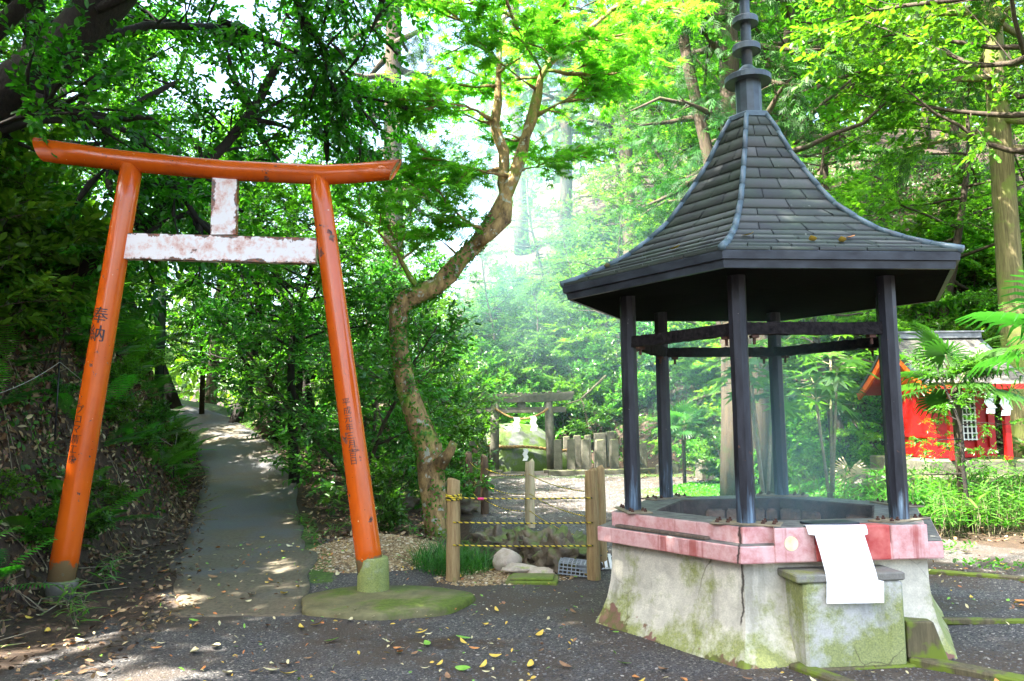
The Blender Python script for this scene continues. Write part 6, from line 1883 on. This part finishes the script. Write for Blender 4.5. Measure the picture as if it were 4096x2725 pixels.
def pebble_field(name, n, xr, yr, ok, smin, smax, mat, label):
    x = rs.uniform(*xr, n); y = rs.uniform(*yr, n); keep = ok(x, y); x, y = x[keep], y[keep]; n = len(x)
    base = np.array([(1, 0, 0), (0, 1, 0), (-1, 0, 0), (0, -1, 0), (.62, .62, .55), (-.62, .62, .5), (-.62, -.62, .55), (.62, -.62, .5), (0, 0, .8)])
    F = np.array([(0, 4, 8, 7), (1, 5, 8, 4), (2, 6, 8, 5), (3, 7, 8, 6)])
    F2 = np.array([(0, 1, 4, 4), (1, 2, 5, 5), (2, 3, 6, 6), (3, 0, 7, 7)])
    s = smin + (smax - smin) * rs.rand(n) ** 2.2
    th = rs.uniform(0, 6.28, n); c, sn = np.cos(th), np.sin(th)
    bx_ = base[None] * (1 + rs.normal(0, .16, (n, 9, 1)))
    sx = s * rs.uniform(.8, 1.3, n); sy = s * rs.uniform(.7, 1.1, n); sz = s * rs.uniform(.5, .8, n)
    lx, ly, lz = bx_[..., 0] * sx[:, None], bx_[..., 1] * sy[:, None], bx_[..., 2] * sz[:, None]
    V = np.stack([x[:, None] + lx * c[:, None] - ly * sn[:, None], y[:, None] + lx * sn[:, None] + ly * c[:, None], ter(x, y)[:, None] + lz], -1).reshape(-1, 3)
    off = (np.arange(n) * 9)[:, None, None]
    # side facets as quads between ring and shoulder
    S = np.array([(0, 1, 5, 4), (1, 2, 6, 5), (2, 3, 7, 6), (3, 0, 4, 7)])
    Q = np.concatenate([F[None] + off, S[None] + off], 1).reshape(-1, 4)
    o = mesh_np(name, V, Q, mat, None, np.repeat(rs.rand(n), 8))
    return tag(o, label, name.replace("_", " "), None, "stuff")
def peb_mat(name, stops):
    k = N(name); return k.done(k.ramp(k.attr("tint"), stops), 0.6)
MAT['gravelstone'] = peb_mat("gravel_stone", [(0, (.026, .025, .026)), (.5, (.072, .069, .070)), (.8, (.13, .125, .118)), (.94, (.22, .20, .17)), (1, (.45, .42, .36))])
MAT['tanstone'] = peb_mat("tan_pebble", [(0, (.12, .07, .03)), (.45, (.30, .19, .08)), (.8, (.46, .34, .18)), (1, (.68, .60, .46))])
onpath = lambda x, y: (np.abs(x - np.interp(y, PY, PXC)) < np.interp(y, PY, PW)) & (y > 6.6)
pebble_field("gravel", 42000, (-4.4, 5.5), (4.6, 8.6), lambda x, y: (~onpath(x, y)) & (np.abs(x) < y * .70) & ((x > pleft(y) + .1) | (y < 6.3)) & ~((x < -3.2) & (y > 5.2)) & (rs.rand(len(x)) < np.where(wavy(x * 1.6, y * 1.6) > .35, .25, 1.0)) & ((x + 1.22) ** 2 / .7 + (y - 7.12) ** 2 / .23 > 1), .004, .0125, MAT['gravelstone'], "loose dark grey gravel of the yard")
pebble_field("gravel", 16000, (-.9, 3.5), (8.8, 24), lambda x, y: (x > -.5) & (y > 8.8 + .0 * x), .008, .026, MAT['gravelstone'], "loose grey gravel of the yard in front of the stone torii")
pebble_field("pebbles", 9000, (-2.6, -.75), (8.2, 10.6), lambda x, y: ((x + 1.6) / .85) ** 2 + ((y - 9.3) / 1.0) ** 2 < 1, .008, .022, MAT['tanstone'], "heap of tan pebbles behind the orange gate's right leg")
pebble_field("pebbles", 2600, (-.85, .65), (7.75, 8.95), lambda x, y: ((x + .1) / .72) ** 2 + ((y - 8.3) / .52) ** 2 < 1, .008, .024, MAT['tanstone'], "scatter of pale tan pebbles in the channel by the rope fence")

# far wood closing the valley
r7 = np.random.RandomState(6); pos, al, nr = [], [], []
for i in range(330):
    x, y = r7.uniform(-75, 75), r7.uniform(40, 100)
    q_ = x / y
    if -.16 < q_ < -.01 and r7.rand() < .80: continue
    if -.55 < q_ < -.2 and r7.rand() < .5: continue
    h = r7.uniform(7, 13) * (1 + .2 * (q_ > 0)); r_ = h * .36; n = 210
    if -.16 < q_ < -.01: h *= .6
    d = unit(r7.normal(0, 1, (n, 3))) * (r7.rand(n, 1) ** .35)
    c = np.array([x, y, tz(x, y) + h * .58])
    pos.append(c + d * np.array([r_, r_, h * .46])); al.append(r7.normal(0, 1, (n, 3)) + np.array([0, 0, -.4])); nr.append(d + np.array([0, 0, .8]) + r7.normal(0, .4, (n, 3)))
pos, al, nr = np.concatenate(pos), np.concatenate(al), np.concatenate(nr)
o = leaf_obj("far_wood", T_WIDE, pos, al, nr, r7.uniform(.5, 1.0, len(pos)), MAT['bright'], None, r7)
tag(o, "far sunlit wood closing the valley behind everything", "wood", None, "stuff")

# single fallen leaves lying about
def flat_leaf(name, mat, w, L, curl):
    m = MB(); n = 5; vs_ = []
    for i in range(n + 1):
        t = i / n; ww = w * math.sin(PI * min(1, t * .92 + .06)) ** .8; z = curl * L * (t - .5) ** 2 * 2
        vs_ += [(-ww, (t - .5) * L, z + ww * .35), (0, (t - .5) * L, z), (ww, (t - .5) * L, z + ww * .25)]
    fs = []
    for i in range(n):
        for j in range(2):
            fs.append((i * 3 + j, i * 3 + j + 1, i * 3 + 4 + j, i * 3 + 3 + j))
    return m.add(vs_, fs).build(name, mat, None, True)
kinds = [("yellow", 'leaf_yellow', 46), ("pale", 'leaf_pale', 44), ("orange", 'leaf_orange', 40), ("green", 'leaf_green', 26), ("brown", 'leaf_brown', 40)]
r8 = random.Random(55)
for word, mk, cnt in kinds:
    proto = flat_leaf("fallen_leaf", MAT[mk], r8.uniform(.014, .02), .075, r8.uniform(.15, .35))
    for i in range(cnt):
        while True:
            y = 4.75 + 6.0 * r8.random() ** 1.5; x = r8.uniform(-.62, .62) * y
            if x > .75 and 5.0 < y < 8.2 and (x - PX_) ** 2 + (y - PY_) ** 2 < 1.7 ** 2: continue
            if abs(x + 1.22) < .85 and abs(y - 7.12) < .5 and r8.random() < .7: continue
            if x < fx_(y) - .5: continue
            break
        o = proto if i == 0 else proto.copy()
        if i: link(o)
        s = r8.uniform(.7, 1.5)
        on_path = bool(onpath(np.array([x]), np.array([y]))[0])
        o.location = (x, y, tz(x, y) + (.042 if on_path else .014)); o.rotation_euler = (r8.uniform(-.3, .3), r8.uniform(-.3, .3), r8.uniform(0, 6.28)); o.scale = (s * r8.uniform(.8, 1.3), s, s)
        tag(o, f"{word} fallen leaf lying on the ground in front", "fallen leaf", f"{word} fallen leaves on the ground")
for k_, t, s_, mk, lab in [(0, .10, .35, 'leaf_yellow', "yellow fallen leaf on the roof beside the front ridge"), (5, .62, .35, 'leaf_yellow', "yellow fallen leaf low on the roof's front left slope"), (0, .42, .22, 'leaf_yellow', "yellow fallen leaf near the middle of the front roof eave"), (0, .56, .20, 'leaf_yellow', "tiny yellow fallen leaf low on the front roof slope"),
                           (0, .64, .30, 'leaf_orange', "orange fallen leaf low on the front roof slope"), (5, .10, .30, 'leaf_pale', "pale fallen leaf near the roof's left corner")]:
    r_, z_ = prof(s_)
    p = hexa(r_, z_ + .035, k_).lerp(hexa(r_, z_ + .035, k_ + 1), t)
    o = flat_leaf("fallen_leaf", MAT[mk], .026, .085, .25); o.location = (p.x + PX_, p.y + PY_, p.z); o.rotation_euler = (.25, .1, r8.uniform(0, 6))
    tag(o, lab, "fallen leaf", "fallen leaves on the pavilion roof")
# ------------------------------------------------------------------ incense smoke
k = N("incense_smoke")
k.t.nodes.remove(k.p)
co = k.coord("Object")
nz = k.noise(0.55, 5, co, 0.6)
nzc = k.ramp(nz, [(0.38, 0.05), (0.62, 1.0)])
acc = None
for c, r, a in [((2.1, 6.5, 1.0), (0.55, 0.55, 0.5), 0.34), ((2.1, 7.7, 1.7), (0.7, 1.1, 0.8), 0.22), ((1.9, 11.0, 2.8), (1.0, 2.2, 1.4), 0.055), ((.8, 16.0, 5.2), (1.5, 3.2, 2.2), 0.040), ((-.3, 21.0, 7.5), (2.0, 4.0, 3.2), 0.030), ((-1.4, 28.0, 9.5), (2.6, 5.0, 5.0), 0.034)]:
    s = k.n("ShaderNodeVectorMath", operation='SUBTRACT'); k.l(co, s.inputs[0]); s.inputs[1].default_value = c
    d = k.n("ShaderNodeVectorMath", operation='DIVIDE'); k.l(s.outputs[0], d.inputs[0]); d.inputs[1].default_value = r
    ln = k.n("ShaderNodeVectorMath", operation='DOT_PRODUCT'); k.l(d.outputs[0], ln.inputs[0]); k.l(d.outputs[0], ln.inputs[1])
    e = k.math('MULTIPLY', k.math('EXPONENT', k.math('MULTIPLY', ln.outputs["Value"], -1.0)), a)
    acc = e if acc is None else k.math('ADD', acc, e)
dens = k.math('MULTIPLY', acc, nzc)
pv_ = k.n("ShaderNodeVolumePrincipled")
pv_.inputs["Color"].default_value = (0.52, 0.86, 0.97, 1)
pv_.inputs["Anisotropy"].default_value = 0.2
k.l(dens, pv_.inputs["Density"])
k.l(pv_.outputs[0], k.out.inputs["Volume"])
sm = MB()
sm.box((0.6, 21.0, 7.3), (13.0, 31.0, 13.4))
so = sm.build("smoke", k.m)
tag(so, "thin bluish incense smoke drifting up from the pavilion into the wood", "smoke", None, "stuff")
